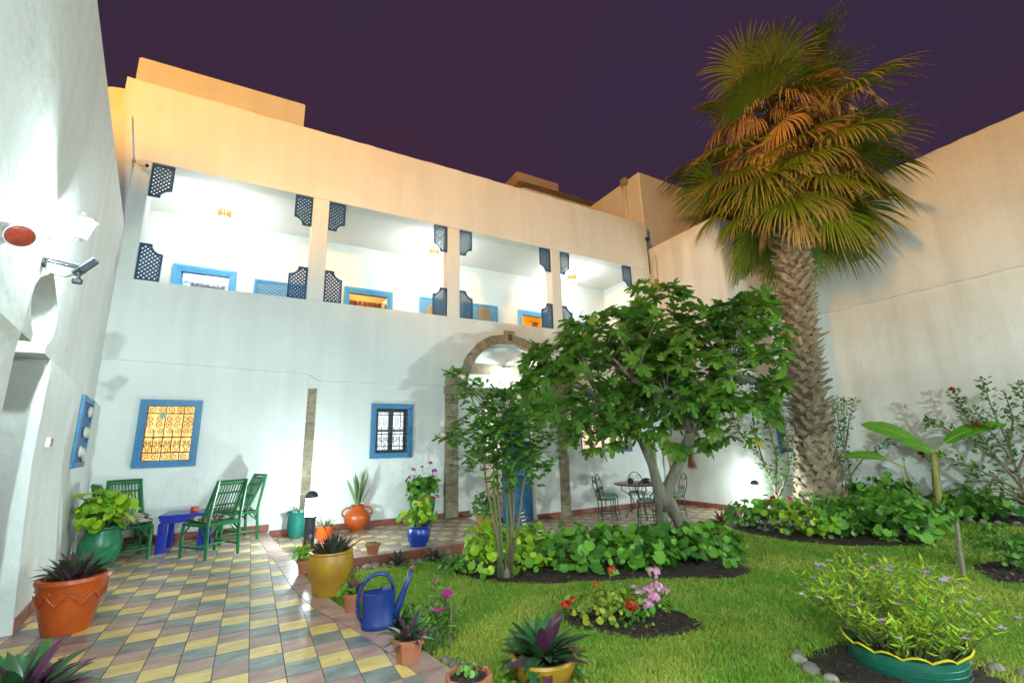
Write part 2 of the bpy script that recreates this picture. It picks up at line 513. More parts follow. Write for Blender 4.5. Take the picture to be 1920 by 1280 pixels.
M_GLASSW = lampglass('lit_glass', (0.86, 1.0, 1.0), 30)
M_DARKMETAL = mat('grey_metal', (0.06, 0.07, 0.08), 0.4, metal=0.3, spec=0.5)
M_WHITEP = mat('white_plastic', (0.72, 0.72, 0.70), 0.4)
M_PEB = M_STONEG

L_FIG = leafmat('fig_leaf', (0.038, 0.135, 0.016), (0.205, 0.355, 0.042), trans=0.18)
L_GER = leafmat('geranium_leaf', (0.030, 0.130, 0.012), (0.190, 0.420, 0.040), trans=0.22)
L_LIME = leafmat('lime_leaf', (0.120, 0.300, 0.012), (0.430, 0.600, 0.035), trans=0.28)
L_ROSE = leafmat('rose_leaf', (0.040, 0.140, 0.020), (0.150, 0.310, 0.040), trans=0.2)
L_GRASS = leafmat('grass_blade', (0.125, 0.290, 0.016), (0.42, 0.45, 0.065), tip=(0.52, 0.47, 0.13), rough=0.55, trans=0.25, tipstart=0.7)
L_PALM = leafmat('palm_leaf', (0.120, 0.190, 0.014), (0.270, 0.310, 0.025), tip=(0.58, 0.36, 0.10), trans=0.25, tipstart=0.66)
L_DEAD = leafmat('dead_palm_leaf', (0.34, 0.18, 0.05), (0.62, 0.38, 0.12), tip=(0.66, 0.42, 0.14), trans=0.1)
L_RHO = leafmat('rhoeo_leaf', (0.030, 0.105, 0.030), (0.100, 0.026, 0.065), rough=0.35, trans=0.08)
L_BANANA = leafmat('banana_leaf', (0.110, 0.300, 0.022), (0.160, 0.380, 0.030), trans=0.3)
L_VINCA = leafmat('vinca_leaf', (0.140, 0.330, 0.024), (0.520, 0.560, 0.035), trans=0.25)
L_PINK = leafmat('pink_petal', (0.62, 0.20, 0.36), (0.75, 0.42, 0.54), trans=0.2)
L_RED = leafmat('red_petal', (0.48, 0.006, 0.010), (0.62, 0.020, 0.015), trans=0.15)
L_MAGENTA = leafmat('magenta_petal', (0.42, 0.010, 0.20), (0.50, 0.03, 0.28), trans=0.2)
L_VIOLET = leafmat('violet_petal', (0.50, 0.20, 0.60), (0.66, 0.34, 0.72), trans=0.2)
L_CREAM = leafmat('cream_petal', (0.70, 0.46, 0.28), (0.78, 0.62, 0.46), trans=0.2)

# ================================================================== ground, paving, lawn
FY, UY = 9.27, 9.23
def zl(x): return -0.2 - 0.02 * min(max(x, 0.0), 11.0)
EDGE = [(9.5, 0.31), (9.27, 0.33), (7.9, 0.45), (6.5, 0.58), (5.4, 0.66), (4.55, 0.80), (4.0, 0.98), (3.4, 1.12), (2.7, 1.25), (1.5, 1.36), (-3.2, 1.5)]
def xe(y):
    for (ya, xa), (yb, xb) in zip(EDGE, EDGE[1:]):
        if yb <= y <= ya: return xa + (xb - xa) * (ya - y) / (ya - yb)
    return EDGE[-1][1] if y < EDGE[-1][0] else EDGE[0][1]
def xbase(y): return -2.0 + 0.125 * (FY - y)
def xlow(y): return -2.1 + 0.13 * (FY - y)
def xup(y): return -2.19 + 0.150 * (FY - y)

tag(MB().box(-60, 70, -60, 70, -0.9, -0.62).build('ground', M_SOIL), kind='structure')

def clip(poly, a, b, c):
    """keep the side a*x+b*y<=c of a convex polygon"""
    out_ = []
    for i, p in enumerate(poly):
        q = poly[(i + 1) % len(poly)]
        dp, dq = a*p[0]+b*p[1]-c, a*q[0]+b*q[1]-c
        if dp <= 0: out_.append(p)
        if dp * dq < 0:
            t = dp / (dp - dq)
            out_.append((p[0]+(q[0]-p[0])*t, p[1]+(q[1]-p[1])*t))
    return out_

def tile_mesh(mb, poly, z, th=0.012, ch=0.0016, edge=1):
    n = len(poly)
    cx = sum(p[0] for p in poly)/n; cy = sum(p[1] for p in poly)/n
    def sh(p, d):
        v = Vector((p[0]-cx, p[1]-cy)); L = max(v.length, 1e-6)
        return (p[0]-v.x/L*d, p[1]-v.y/L*d)
    P0 = [sh(p, 0.002) for p in poly]; P1 = [sh(p, 0.002+ch*1.4) for p in poly]
    vs = [(p[0], p[1], z-th) for p in P0] + [(p[0], p[1], z-ch) for p in P0] + [(p[0], p[1], z) for p in P1]
    c0 = mb.cur
    b = mb.add(vs, [tuple(range(2*n, 3*n))])
    mb.cur = edge
    fs = []
    for i in range(n):
        j = (i+1) % n
        fs.append((i, j, n+j, n+i)); fs.append((n+i, n+j, 2*n+j, 2*n+i))
    for f in fs:
        mb.f.append(tuple(i + b for i in f)); mb.mi.append(edge)
    mb.cur = c0

TS = 0.2
TILES3 = [M_YEL, M_MAU, M_SLT]
_share = {}
def make_tiles(parent, z, x0, x1, y0, y1, cutf, nparts, name='tile'):
    """square cement tiles in diagonal runs of three colours"""
    items = []
    i0 = math.floor((x0 + 0.9) / TS); i1 = math.ceil((x1 + 0.9) / TS)
    j0 = math.floor((y0 - 4.843) / TS); j1 = math.ceil((y1 - 4.843) / TS)
    for i in range(i0, i1):
        for j in range(j0, j1):
            xa, ya = -0.9 + i*TS, 4.843 + j*TS
            full = [(xa, ya), (xa+TS, ya), (xa+TS, ya+TS), (xa, ya+TS)]
            poly = cutf(full)
            if len(poly) < 3: continue
            ar = abs(sum(poly[k][0]*poly[(k+1) % len(poly)][1] - poly[(k+1) % len(poly)][0]*poly[k][1] for k in range(len(poly))))/2
            if ar < 0.0015: continue
            items.append((xa*xa + ya*ya, i, j, poly, ar > 0.0399))
    items.sort(key=lambda t: t[0])
    rest = MB()
    for k, (d, i, j, poly, whole) in enumerate(items):
        c = (i + j) % 3
        tz = z + RNG.uniform(-0.0012, 0.0012)
        if k < nparts:
            cx, cy = -0.9 + i*TS, 4.843 + j*TS
            if whole:
                if c not in _share:
                    mb = MB(); tile_mesh(mb, [(0, 0), (TS, 0), (TS, TS), (0, TS)], 0)
                    ob = mb.build(name, [TILES3[c], M_GROUT], parent); _share[c] = ob.data
                else:
                    ob = link(bpy.data.objects.new(name, _share[c]), parent)
                ob.location = (cx, cy, tz); ob.rotation_euler = (RNG.uniform(-.004, .004), RNG.uniform(-.004, .004), RNG.uniform(-.004, .004))
            else:
                mb = MB(); tile_mesh(mb, poly, tz); mb.build(name, [TILES3[c], M_GROUT], parent)
        else:
            rest.cur = c
            tile_mesh(rest, poly, tz, edge=3)
    if rest.v:
        tag(rest.build('far_tiles', TILES3 + [M_GROUT], parent), kind='stuff')

def strip_tiles(parent, pts_a, pts_b, z, m, name='border_tile', th=0.012):
    for a0, a1, b0, b1 in zip(pts_a, pts_a[1:], pts_b, pts_b[1:]):
        mb = MB(); tile_mesh(mb, [a0, a1, b1, b0], z + RNG.uniform(-.001, .001), th)
        mb.build(name, [m, M_GROUT], parent)

# --- left patio, z = 0
bd = 0.19
ys = [9.26 - 0.31*k for k in range(33)]
slab = MB()
poly = [(-2.3, 9.3), (-2.3, -3.2)] + [(xe(y) - 0.004, y) for y in [-3.2, 1.5, 2.7, 3.4, 4.0, 4.55, 5.4, 6.5, 7.9, 9.3]]
slab.prism(poly, 'z', -0.62, -0.010)
patio = tag(slab.build('patio_floor', M_GROUT), kind='structure')
def cut_patio(full):
    ya, yb = full[0][1], full[2][1]
    xa, xb = xe(ya) - bd, xe(yb) - bd
    # line through (xa,ya),(xb,yb): keep left
    a, b = (yb - ya), -(xb - xa); c = a*xa + b*ya
    p = clip(full, a, b, c)
    if p: p = clip(p, 0, 1, 9.262)
    if p: p = clip(p, -1, 0, -(xbase((ya+yb)/2) - 0.15))
    return p
make_tiles(patio, 0.0, -2.3, 1.5, 1.6, 9.3, cut_patio, 300)
strip_tiles(patio, [(xe(y) - bd, y) for y in ys], [(xe(y), y) for y in ys], 0.001, M_MAU)
ys2 = [9.2 - 0.33*k for k in range(34)]
for ya, yb in zip(ys2, ys2[1:]):
    mb = MB(); mb.add([(xe(ya), ya-.002, -0.012), (xe(yb), yb+.002, -0.012), (xe(yb), yb+.002, -0.6), (xe(ya), ya-.002, -0.6),
                      (xe(ya)-.02, ya-.002, -0.012), (xe(yb)-.02, yb+.002, -0.012)], [(0, 1, 2, 3), (0, 4, 5, 1)])
    mb.build('riser_tile', M_SKIRT, patio)

# --- middle terrace, z = -0.1
TF = 6.85
def mid_slab():
    mb = MB()
    mb.prism([(0.3, TF+.012), (3.95, TF+.012), (3.95, 9.4), (0.3, 9.4)], 'z', -0.62, -0.110)
    return tag(mb.build('middle_terrace_floor', M_GROUT), kind='structure')
mid = mid_slab()
def cut_mid(full):
    p = clip(full, -1, 0, -(xe((full[0][1]+full[2][1])/2) + 0.002))
    if p: p = clip(p, 1, 0, 3.76)
    if p: p = clip(p, 0, -1, -(TF + 0.2))
    if p: p = clip(p, 0, 1, 9.262)
    return p
make_tiles(mid, -0.1, 0.3, 4.0, TF, 9.3, cut_mid, 240)
xs = [xe(7.0) + 0.01 + k*0.245 for k in range(15)]
xs = [x for x in xs if x < 3.95] + [3.955]
strip_tiles(mid, [(x, TF) for x in xs], [(x, TF+0.2) for x in xs], -0.099, M_MAU)
yk = [TF + 0.2 + k*0.245 for k in range(10)]
strip_tiles(mid, [(3.955, y) for y in yk], [(3.76, y) for y in yk], -0.099, M_MAU)
for xa, xb in zip(xs, xs[1:]):
    MB().cbox(xa+.003, xb-.003, TF-.004, TF+.02, -0.45, -0.113, 0.004).build('riser_tile', M_SKIRT, mid)
# --- lower terrace on the right, z = -0.33
low = tag(MB().prism([(3.95, TF+.01), (9.2, TF+.01), (10.2, 7.3), (10.2, 9.4), (3.95, 9.4)], 'z', -0.62, -0.340).build('lower_terrace_floor', M_GROUT), kind='structure')
def cut_low(full):
    p = clip(full, -1, 0, -3.96)
    if p: p = clip(p, 1, 0, 10.1)
    if p: p = clip(p, 0, -1, -(TF + 0.17))
    if p: p = clip(p, 0, 1, 9.262)
    if p: p = clip(p, 0.45, -1.0, 0.45*9.2 - TF - 0.17)
    return p
make_tiles(low, -0.33, 3.9, 10.2, TF, 9.3, cut_low, 150)
xs = [3.96 + k*0.34 for k in range(16)]
strip_tiles(low, [(x, TF) for x in xs], [(x, TF+0.17) for x in xs], -0.329, M_MAU)
for xa, xb in zip(xs, xs[1:]):
    MB().cbox(xa+.003, xb-.003, TF-.004, TF+.02, -0.5, -0.343, 0.004).build('riser_tile', M_SKIRT, low)

# --- lawn sheet
lv, lf = [], []
gx = [0.2 + 0.35*k for k in range(41)]; gy = [-3.2 + 0.35*k for k in range(30)]
for y in gy:
    for x in gx:
        lv.append((x, min(y, 6.9), zl(x) + 0.012*math.sin(x*2.1+y)*math.cos(y*1.7)))
nxg = len(gx)
lf = [(j*nxg+i, j*nxg+i+1, (j+1)*nxg+i+1, (j+1)*nxg+i) for j in range(len(gy)-1) for i in range(nxg-1)]
mb = MB(); mb.add(lv, lf)
M_LAWN = mat('lawn_turf', (0.10, 0.15, 0.025), 0.9, col2=(0.19, 0.19, 0.05), scale=2.4, bump=0.6, bscale=80)
lawn = tag(mb.build('lawn', M_LAWN, smooth=True), kind='structure')

BEDS = []
def bed(name, pts, h=0.035, label=None):
    """soil bed with a low crown, outline given by corner points"""
    n = 48
    P = [Vector((x, y, 0)) for x, y in pts]
    k = len(P); ring = []
    for i in range(n):
        t = i * k / n; a = int(t); u = t - a
        p0, p1, p2, p3 = P[a-1], P[a % k], P[(a+1) % k], P[(a+2) % k]
        ring.append(0.5*((2*p1) + (p2-p0)*u + (2*p0-5*p1+4*p2-p3)*u*u + (3*p1-p0-3*p2+p3)*u*u*u))
    c = sum(ring, Vector()) / n
    vs, fs = [], []
    lev = [(1.0, -0.03), (0.95, 0.012), (0.8, 0.6*h), (0.5, 0.9*h), (0.2, h)]
    for s_, z in lev:
        for p in ring:
            q = c + (p - c) * (s_ + RNG.uniform(-.012, .012))
            vs.append((q.x, q.y, zl(q.x) + z + (RNG.uniform(-.012, .012) if s_ < 1 else 0)))
    for i in range(len(lev)-1):
        for j in range(n):
            j2 = (j+1) % n
            fs.append((i*n+j, i*n+j2, (i+1)*n+j2, (i+1)*n+j))
    fs.append(tuple((len(lev)-1)*n + j for j in range(n)))
    mb = MB(); mb.add(vs, fs)
    o = mb.build(name, M_SOIL, smooth=True)
    tag(o, kind='structure')
    BEDS.append([(p.x, p.y) for p in ring])
    # loose clods lying on the bed
    cl = MB()
    for q in range(70):
        p = ring[RNG.randrange(n)]; s_ = math.sqrt(RNG.random())*0.96
        x, y = c.x + (p.x-c.x)*s_, c.y + (p.y-c.y)*s_
        r_ = RNG.uniform(.008, .022)
        cl.blob((x, y, zl(x) + 0.012 + h*0.8*(1-s_*s_)), r_*1.3, r_, r_*.8, 5, 3, .3)
    tag(cl.build('soil_clods', M_SOIL, o), kind='stuff')
    return o
bed('flower_bed_soil', [(2.62, 3.85), (2.95, 4.05), (3.5, 3.8), (3.75, 3.35), (3.5, 3.08), (3.0, 3.18), (2.68, 3.5)])
bed('tree_bed_soil', [(2.28, 6.1), (2.6, 6.5), (3.7, 6.45), (5.4, 6.6), (7.2, 6.65), (7.0, 5.4), (6.05, 4.5), (5.7, 4.0), (5.1, 3.95), (4.2, 4.5), (3.0, 4.95), (2.45, 5.5)])
bed('palm_bed_soil', [(8.5, 6.55), (9.4, 6.7), (11.5, 6.6), (12.0, 5.4), (11.6, 4.3), (10.3, 3.75), (9.2, 3.78), (8.2, 4.4), (8.0, 5.5)])
bed('small_bed_soil', [(7.7, 2.2), (7.95, 2.55), (8.5, 2.75), (9.2, 2.6), (9.1, 2.1), (8.4, 1.9)])
bed('tub_surround_soil', [(3.58, 2.08), (3.72, 2.32), (4.2, 2.32), (4.62, 2.05), (4.7, 1.6), (4.3, 1.3), (3.75, 1.5)], h=0.03)
bw = MB()
for k in range(14):
    y0, y1 = 6.85 - 0.75*k, 6.85 - 0.75*(k+1)
    bw.add([(12.9+.05*math.sin(k), y0, zl(13)-.02), (12.9+.05*math.sin(k+1), y1, zl(13)-.02), (13.3, y1, zl(13)+.05), (13.3, y0, zl(13)+.05), (14.02, y1, zl(13)+.06), (14.02, y0, zl(13)+.06)],
           [(0, 1, 2, 3), (3, 2, 4, 5)])
tag(bw.build('wall_bed_soil', M_SOIL), kind='structure')
BEDS.append([(12.9, 7), (12.9, -3.2), (14.3, -3.2), (14.3, 7)])

# ================================================================== the house across the court
house = root('courtyard_house', (0, 0, 0), 0, 'two storey white house with open upper gallery, blue lattice corners and orange lit parapet', 'house')

def wall_holes(mb, x0, x1, z0, z1, y0, y1, holes):
    xs = sorted({x0, x1, *[h[0] for h in holes], *[h[1] for h in holes]})
    zs = sorted({z0, z1, *[h[2] for h in holes], *[h[3] for h in holes]})
    for xa, xb in zip(xs, xs[1:]):
        run = None
        for za, zb in zip(zs, zs[1:]):
            cx, cz = (xa+xb)/2, (za+zb)/2
            if any(h[0] < cx < h[1] and h[2] < cz < h[3] for h in holes):
                if run: mb.box(xa, xb, y0, y1, *run); run = None
            else: run = (run[0], zb) if run else (za, zb)
        if run: mb.box(xa, xb, y0, y1, *run)

W1 = (-1.62, -0.79, 1.13, 2.195); W2 = (1.99, 2.82, 1.14, 2.20)
def inner(w, d): return (w[0]+d, w[1]-d, w[2]+d, w[3]-d)
DOOR = (4.5, 5.73, -0.5, 2.15); W3 = (7.11, 8.79, 1.08, 2.2)
mb = MB()
wall_holes(mb, -2.45, 10.35, -0.6, 2.95, FY, FY+0.3, [inner(W1, .07), inner(W2, .07), DOOR, W3, (3.9, 6.3, 2.59, 2.95)])
mb.build('lower_wall', M_WALL, house)
# upper wall, slightly proud, with an uneven lower edge and the arched recess
ARC = (5.11, 2.60, 1.08)
pl = [(-2.5, 2.83), (-0.7, 2.775), (0.80, 2.72), (1.0, 2.60), (3.5, 2.60), (ARC[0]-ARC[2], 2.60)]
pl += [(ARC[0]-ARC[2]*math.cos(t), ARC[1]+ARC[2]*math.sin(t)) for t in [math.pi*k/24 for k in range(1, 24)]]
pl += [(ARC[0]+ARC[2], 2.60), (10.1, 2.60), (10.1, 4.165), (-2.5, 4.165)]
MB().prism(pl, 'y', UY, FY+0.28).build('upper_wall', M_WALL, house)
MB().box(3.8, 6.45, FY+0.301, FY+0.36, 2.4, 4.0).build('lunette_wall', M_WALL, house)
# pale lintel block under the end of the first ledge
MB().prism([(0.80, 2.70), (1.0, 2.588), (0.995, 2.46), (0.815, 2.46)], 'y', UY+.01, FY-.002).build('corbel', M_WALL, house)
PIL = [(-2.5, -1.96), (0.66, 0.97), (3.56, 3.86), (6.44, 6.73), (9.29, 10.1)]
for a, b in PIL:
    MB().cbox(a, b, UY, UY+0.30, 4.166, 6.339, 0.012).build('pillar', M_WALL, house)
MB().wavy([(UY, 6.34), (UY+.3, 6.34), (UY+.3, 7.88), (UY+.27, 7.9), (UY+.03, 7.9), (UY, 7.875)], 'x', -2.5, 10.06, 60, .010).build('parapet', M_WALL, house)
# gallery: floor, ceiling, ends, back wall with doorways
GB = 11.45; GC = 6.42; GF = 3.2
DOORS = [(-1.80, -0.64, 5.29), (1.67, 2.88, 5.30), (6.68, 7.72, 5.31)]
MB().box(-2.5, 10.1, FY+.281, GB+.3, GF-.25, GF).build('gallery_floor', M_STONE, house)
MB().box(-2.5, 10.1, UY+.301, GB+.3, GC, GC+.25).build('gallery_ceiling', M_GALLERY, house)
MB().box(-2.8, -2.5, UY+.05, GB+.3, GF, GC).build('gallery_end_wall', M_GALLERY, house)
MB().box(10.1, 10.25, UY+.05, GB+.3, GF, GC).build('gallery_end_wall', M_GALLERY, house)
mb = MB()
wall_holes(mb, -2.5, 10.1, GF, GC, GB, GB+.15, [(a+.1, b-.1, GF, t-.1) for a, b, t in DOORS])
mb.build('gallery_back_wall', M_GALLERY, house)
ROOMC = [mat('lilac_room', (0.70, 0.68, 0.74), .8), mat('ochre_room', (0.75, 0.48, 0.24), .8), mat('saffron_room', (0.80, 0.42, 0.03), .8)]
CURT = [mat('grey_curtain', (0.45, 0.42, 0.45), .8, var=.2), mat('rust_curtain', (0.50, 0.20, 0.07), .8, var=.2), mat('rust_curtain', (0.5, .2, .07))]
for k, (a, b, t) in enumerate(DOORS):
    m_ = ROOMC[k]
    mb = MB()
    mb.box(a-.4, b+.6, 13.0, 13.1, GF, 5.9); mb.box(a-.5, a-.4, GB+.15, 13.1, GF, 5.9); mb.box(b+.6, b+.7, GB+.15, 13.1, GF, 5.9); mb.box(a-.5, b+.7, GB+.15, 13.1, 5.9, 6.0)
    mb.build('room_wall', m_, house)
    fr = MB()
    for (w0, w1, yy) in ((0.0, 0.055, .045), (0.055, 0.10, .03), (.10, .14, .012)):
        fr.box(a+w0, a+w1, GB-yy, GB-.001 if w1 < .11 else GB+.12, GF, t-w0); fr.box(b-w1, b-w0, GB-yy, GB-.001 if w1 < .11 else GB+.12, GF, t-w0)
        fr.box(a+w1, b-w1, GB-yy, GB-.001 if w1 < .11 else GB+.12, t-w1, t-w0)
    fo = fr.build('gallery_door_frame', M_BLUEL, house)
    # curtain with folds hung a little inside the room
    cu = MB(); vs = []; N = 60
    top = t - (0.30 if k == 0 else 0.26)
    x0, x1 = (a+.28, b-.2) if k == 0 else ((a+.13, b-.2) if k == 1 else (b-.36, b-.16))
    for i in range(N+1):
        u = i/N; x = x0 + (x1-x0)*u
        y = GB + 0.32 + 0.035*math.sin(u*38) + 0.012*math.sin(u*91)
        vs += [(x, y, top + .01*math.sin(u*38)), (x, y, GF + .03)]
    cu.add(vs, [(2*i, 2*i+1, 2*i+3, 2*i+2) for i in range(N)])
    cu.build('curtain', CURT[k], house, smooth=True)
    rod = MB().tube([(x0-.1, GB+.32, top+.02), (x1+.1, GB+.32, top+.02)], .012, 6)
    for i in range(7):
        x = x0 + (x1-x0)*(i+.5)/7
        rod.tube([(x, GB+.29, top-.03), (x, GB+.32, top+.035)], .008, 4)
    rod.build('curtain_rod', M_DARKMETAL, house)
    lamp('room_light', ((a+b)/2+.1, 12.3, 5.3), P_ROOM*(1.0 if k else 1.3), WARM if k else (0.92, .93, 1.0), .08)
# door leaf ajar in the first doorway
MB().cbox(-1.66, -1.62, GB+.06, GB+.75, GF, 5.15, .006).build('gallery_door', M_BLUEL, house)
MB().cbox(2.74, 2.78, GB+.06, GB+.9, GF, 5.16, .006).build('gallery_door', mat('brown_door', (.12, .07, .05), .5), house)

# --- lattice corner brackets
def scan_clip(poly, p, d):
    """pieces of the line p+t*d inside a simple polygon"""
    ts = []
    n = len(poly)
    for i in range(n):
        a, b = poly[i], poly[(i+1) % n]
        ex, ez = b[0]-a[0], b[1]-a[1]
        den = d[0]*ez - d[1]*ex
        if abs(den) < 1e-9: continue
        t = ((a[0]-p[0])*ez - (a[1]-p[1])*ex)/den
        u = ((a[0]-p[0])*d[1] - (a[1]-p[1])*d[0])/den
        if 0 <= u < 1: ts.append(t)
    ts.sort()
    return list(zip(ts[::2], ts[1::2]))

def lattice(poly, y, pitch, w, fw, name_parent, m, frame_name='lattice_bracket', slope=1.0, th=.012):
    fr = MB(); n = len(poly)
    cx = sum(p[0] for p in poly)/n; cz = sum(p[1] for p in poly)/n
    # frame: inset copy of the outline
    ins = []
    for i in range(n):
        a, b, c = Vector(poly[i-1]), Vector(poly[i]), Vector(poly[(i+1) % n])
        d1, d2 = (b-a).normalized(), (c-b).normalized()
        n1, n2 = Vector((-d1.y, d1.x)), Vector((-d2.y, d2.x))
        nn = (n1+n2); L = max(nn.length, .3); nn = nn/L
        k = fw / max(.35, nn.dot(n1))
        ins.append((b.x+nn.x*k, b.y+nn.y*k))
    vs = [(p[0], y-.02, p[1]) for p in poly] + [(p[0], y-.02, p[1]) for p in ins] + [(p[0], y+.02, p[1]) for p in poly] + [(p[0], y+.02, p[1]) for p in ins]
    fs = []
    for i in range(n):
        j = (i+1) % n
        fs += [(i, j, n+j, n+i), (2*n+i, 3*n+i, 3*n+j, 2*n+j), (i, 2*n+i, 2*n+j, j), (n+i, n+j, 3*n+j, 3*n+i)]
    fr.add(vs, fs)
    f = fr.build(frame_name, m, name_parent)
    sl = MB()
    W_ = max(p[0] for p in poly)-min(p[0] for p in poly); Hh = max(p[1] for p in poly)-min(p[1] for p in poly)
    L = math.hypot(1, slope); N = int((W_*slope+Hh)/(pitch*L))+2
    for s_ in (1, -1):
        d = (1/L, s_*slope/L)
        for k in range(-N, N+1):
            p = (cx, cz + k*pitch*L)
            for t0, t1 in scan_clip(poly, p, d):
                yy = y - s_*th/2
                sl.bar((p[0]+d[0]*t0, yy, p[1]+d[1]*t0), (p[0]+d[0]*t1, yy, p[1]+d[1]*t1), w, th, up=(0, 1, 0))
    tag(sl.build('lattice_slats', m, f), kind='stuff')
    return f

OPN = [(-1.96, 0.66), (0.97, 3.56), (3.86, 6.44), (6.73, 9.29)]
def bracket_poly(x, sx, z, sz, w, h, r):
    pts = [(0, 0), (w, 0), (w, h-r*1.0)]
    pts += [(w - r + r*math.cos(t)*1.0, h - r*math.sin(t)) for t in []]
    # concave bite at the free corner
    for k in range(0, 7):
        t = math.pi/2*k/6
        pts.append((w - r*math.sin(t), (h-r) + r*(1-math.cos(t))))
    pts.append((w-r, h)); pts.append((0, h))
    out_ = []
    for u, v in pts:
        q = (x+sx*u, z+sz*v)
        if not out_ or math.hypot(q[0]-out_[-1][0], q[1]-out_[-1][1]) > .004: out_.append(q)
    ar = sum(out_[i][0]*out_[(i+1) % len(out_)][1]-out_[(i+1) % len(out_)][0]*out_[i][1] for i in range(len(out_)))
    return out_ if ar > 0 else out_[::-1]
for a, b in OPN:
    for (x, sx) in ((a+.003, 1), (b-.003, -1)):
        lattice(bracket_poly(x, sx, 6.335, -1, .32, .62, .155), UY+.05, .052, .024, .028, house, M_NAVY)
        lattice(bracket_poly(x, sx, 4.172, 1, .33, .66, .165), UY+.05, .052, .024, .028, house, M_NAVY)

# --- blue lattice panels fixed to the gallery back wall
for (x0, x1, z0, z1) in ((-0.28, 0.95, 4.2, 5.18), (3.60, 4.75, 4.2, 5.30), (4.85, 5.97, 4.80, 5.31), (8.65, 9.6, 4.3, 5.18)):
    lattice([(x0, z0), (x1, z0), (x1, z1), (x0, z1)], GB-.03, .058, .02, .045, house, M_BLUEL, 'lattice_panel', .75)

# --- skirting tiles
def skirt(x0, x1, z, h, y=FY, n=None):
    n = n or max(1, round((x1-x0)/.33)); w = (x1-x0)/n
    for k in range(n):
        MB().cbox(x0+k*w+.002, x0+(k+1)*w-.002, y-.014, y+.004, z, z+h, .003).build('skirting_tile', M_SKIRT, house)
skirt(-2.05, 0.36, 0.001, .115); skirt(0.37, 3.52, -.099, .11); skirt(3.83, 4.10, -.099, .11); skirt(5.76, 6.40, -.329, .11); skirt(6.70, 10.08, -.329, .12)

# --- stone pilasters, arch and lintel, stone by stone
def stone_stack(x0, x1, z0, z1, y0, y1, step, name='pilaster_stone'):
    z = z0
    while z < z1 - .05:
        h = min(step*RNG.uniform(.8, 1.2), z1-z)
        if z1-z-h < .08: h = z1-z
        MB().cbox(x0+RNG.uniform(0, .006), x1-RNG.uniform(0, .006), y0-RNG.uniform(0, .006), y1, z+.003, z+h-.003, .008).build(name, M_STONE, house)
        z += h
stone_stack(0.81, 0.975, -0.1, 2.46, FY-.012, FY+.02, .30)
stone_stack(3.52, 3.82, -0.1, 2.42, FY-.06, FY+.02, .34)
stone_stack(6.42, 6.68, -0.33, 2.42, FY-.05, FY+.02, .30)
stone_stack(9.38, 9.62, -0.33, 2.5, FY-.03, FY+.02, .30)
for x in (3.67, 6.55):
    MB().cbox(x-.17, x+.17, FY-.115, FY+.02, 2.42, 2.62, .02).build('capital', M_STONE, house)
    MB().lathe([(.0, 0), (.15, .0), (.165, .06), (.155, .15), (.11, .23), (.05, .27), (0, .28)], 16, (x, UY-.0, 2.62), sy=.55).build('capital_ball', M_STONE, house, smooth=40)
for k in range(7):
    x0 = 3.84 + k*(6.38-3.84)/7; x1 = x0 + (6.38-3.84)/7
    MB().cbox(x0+.003, x1-.003, FY-.07-RNG.uniform(0, .006), FY+.02, 2.41, 2.60, .008).build('lintel_stone', M_STONE, house)
NV = 15
for k in range(NV):
    if k == NV//2: continue
    t0, t1 = math.pi*k/NV+.006, math.pi*(k+1)/NV-.006
    ri, ro = 1.075, 1.29 + RNG.uniform(-.012, .012)
    pts = [(ARC[0]-r_*math.cos(t), ARC[1]+r_*math.sin(t)) for r_, ts in ((ri, (t0, (t0+t1)/2, t1)), (ro, (t1, (t0+t1)/2, t0))) for t in ts]
    MB().prism(pts, 'y', UY-.03-RNG.uniform(0, .008), FY+.1).build('arch_stone', M_STONE, house)
ks = MB().prism([(5.0, 3.66), (5.22, 3.66), (5.25, 3.97), (4.97, 3.97)], 'y', UY-.06, FY+.1).build('keystone', M_STONE, house)
MB().cbox(5.05, 5.17, UY-.075, UY-.06, 3.74, 3.88, .01).build('keystone_rosette', M_DARKMETAL, ks)

# --- grille windows
def spiral(c, r, turns, a0, sgn, n=14, y=0):
    return [(c[0] + r*(1-.85*i/n)*math.cos(a0+sgn*turns*2*math.pi*i/n), y, c[1] + r*(1-.85*i/n)*math.sin(a0+sgn*turns*2*math.pi*i/n)) for i in range(n+1)]

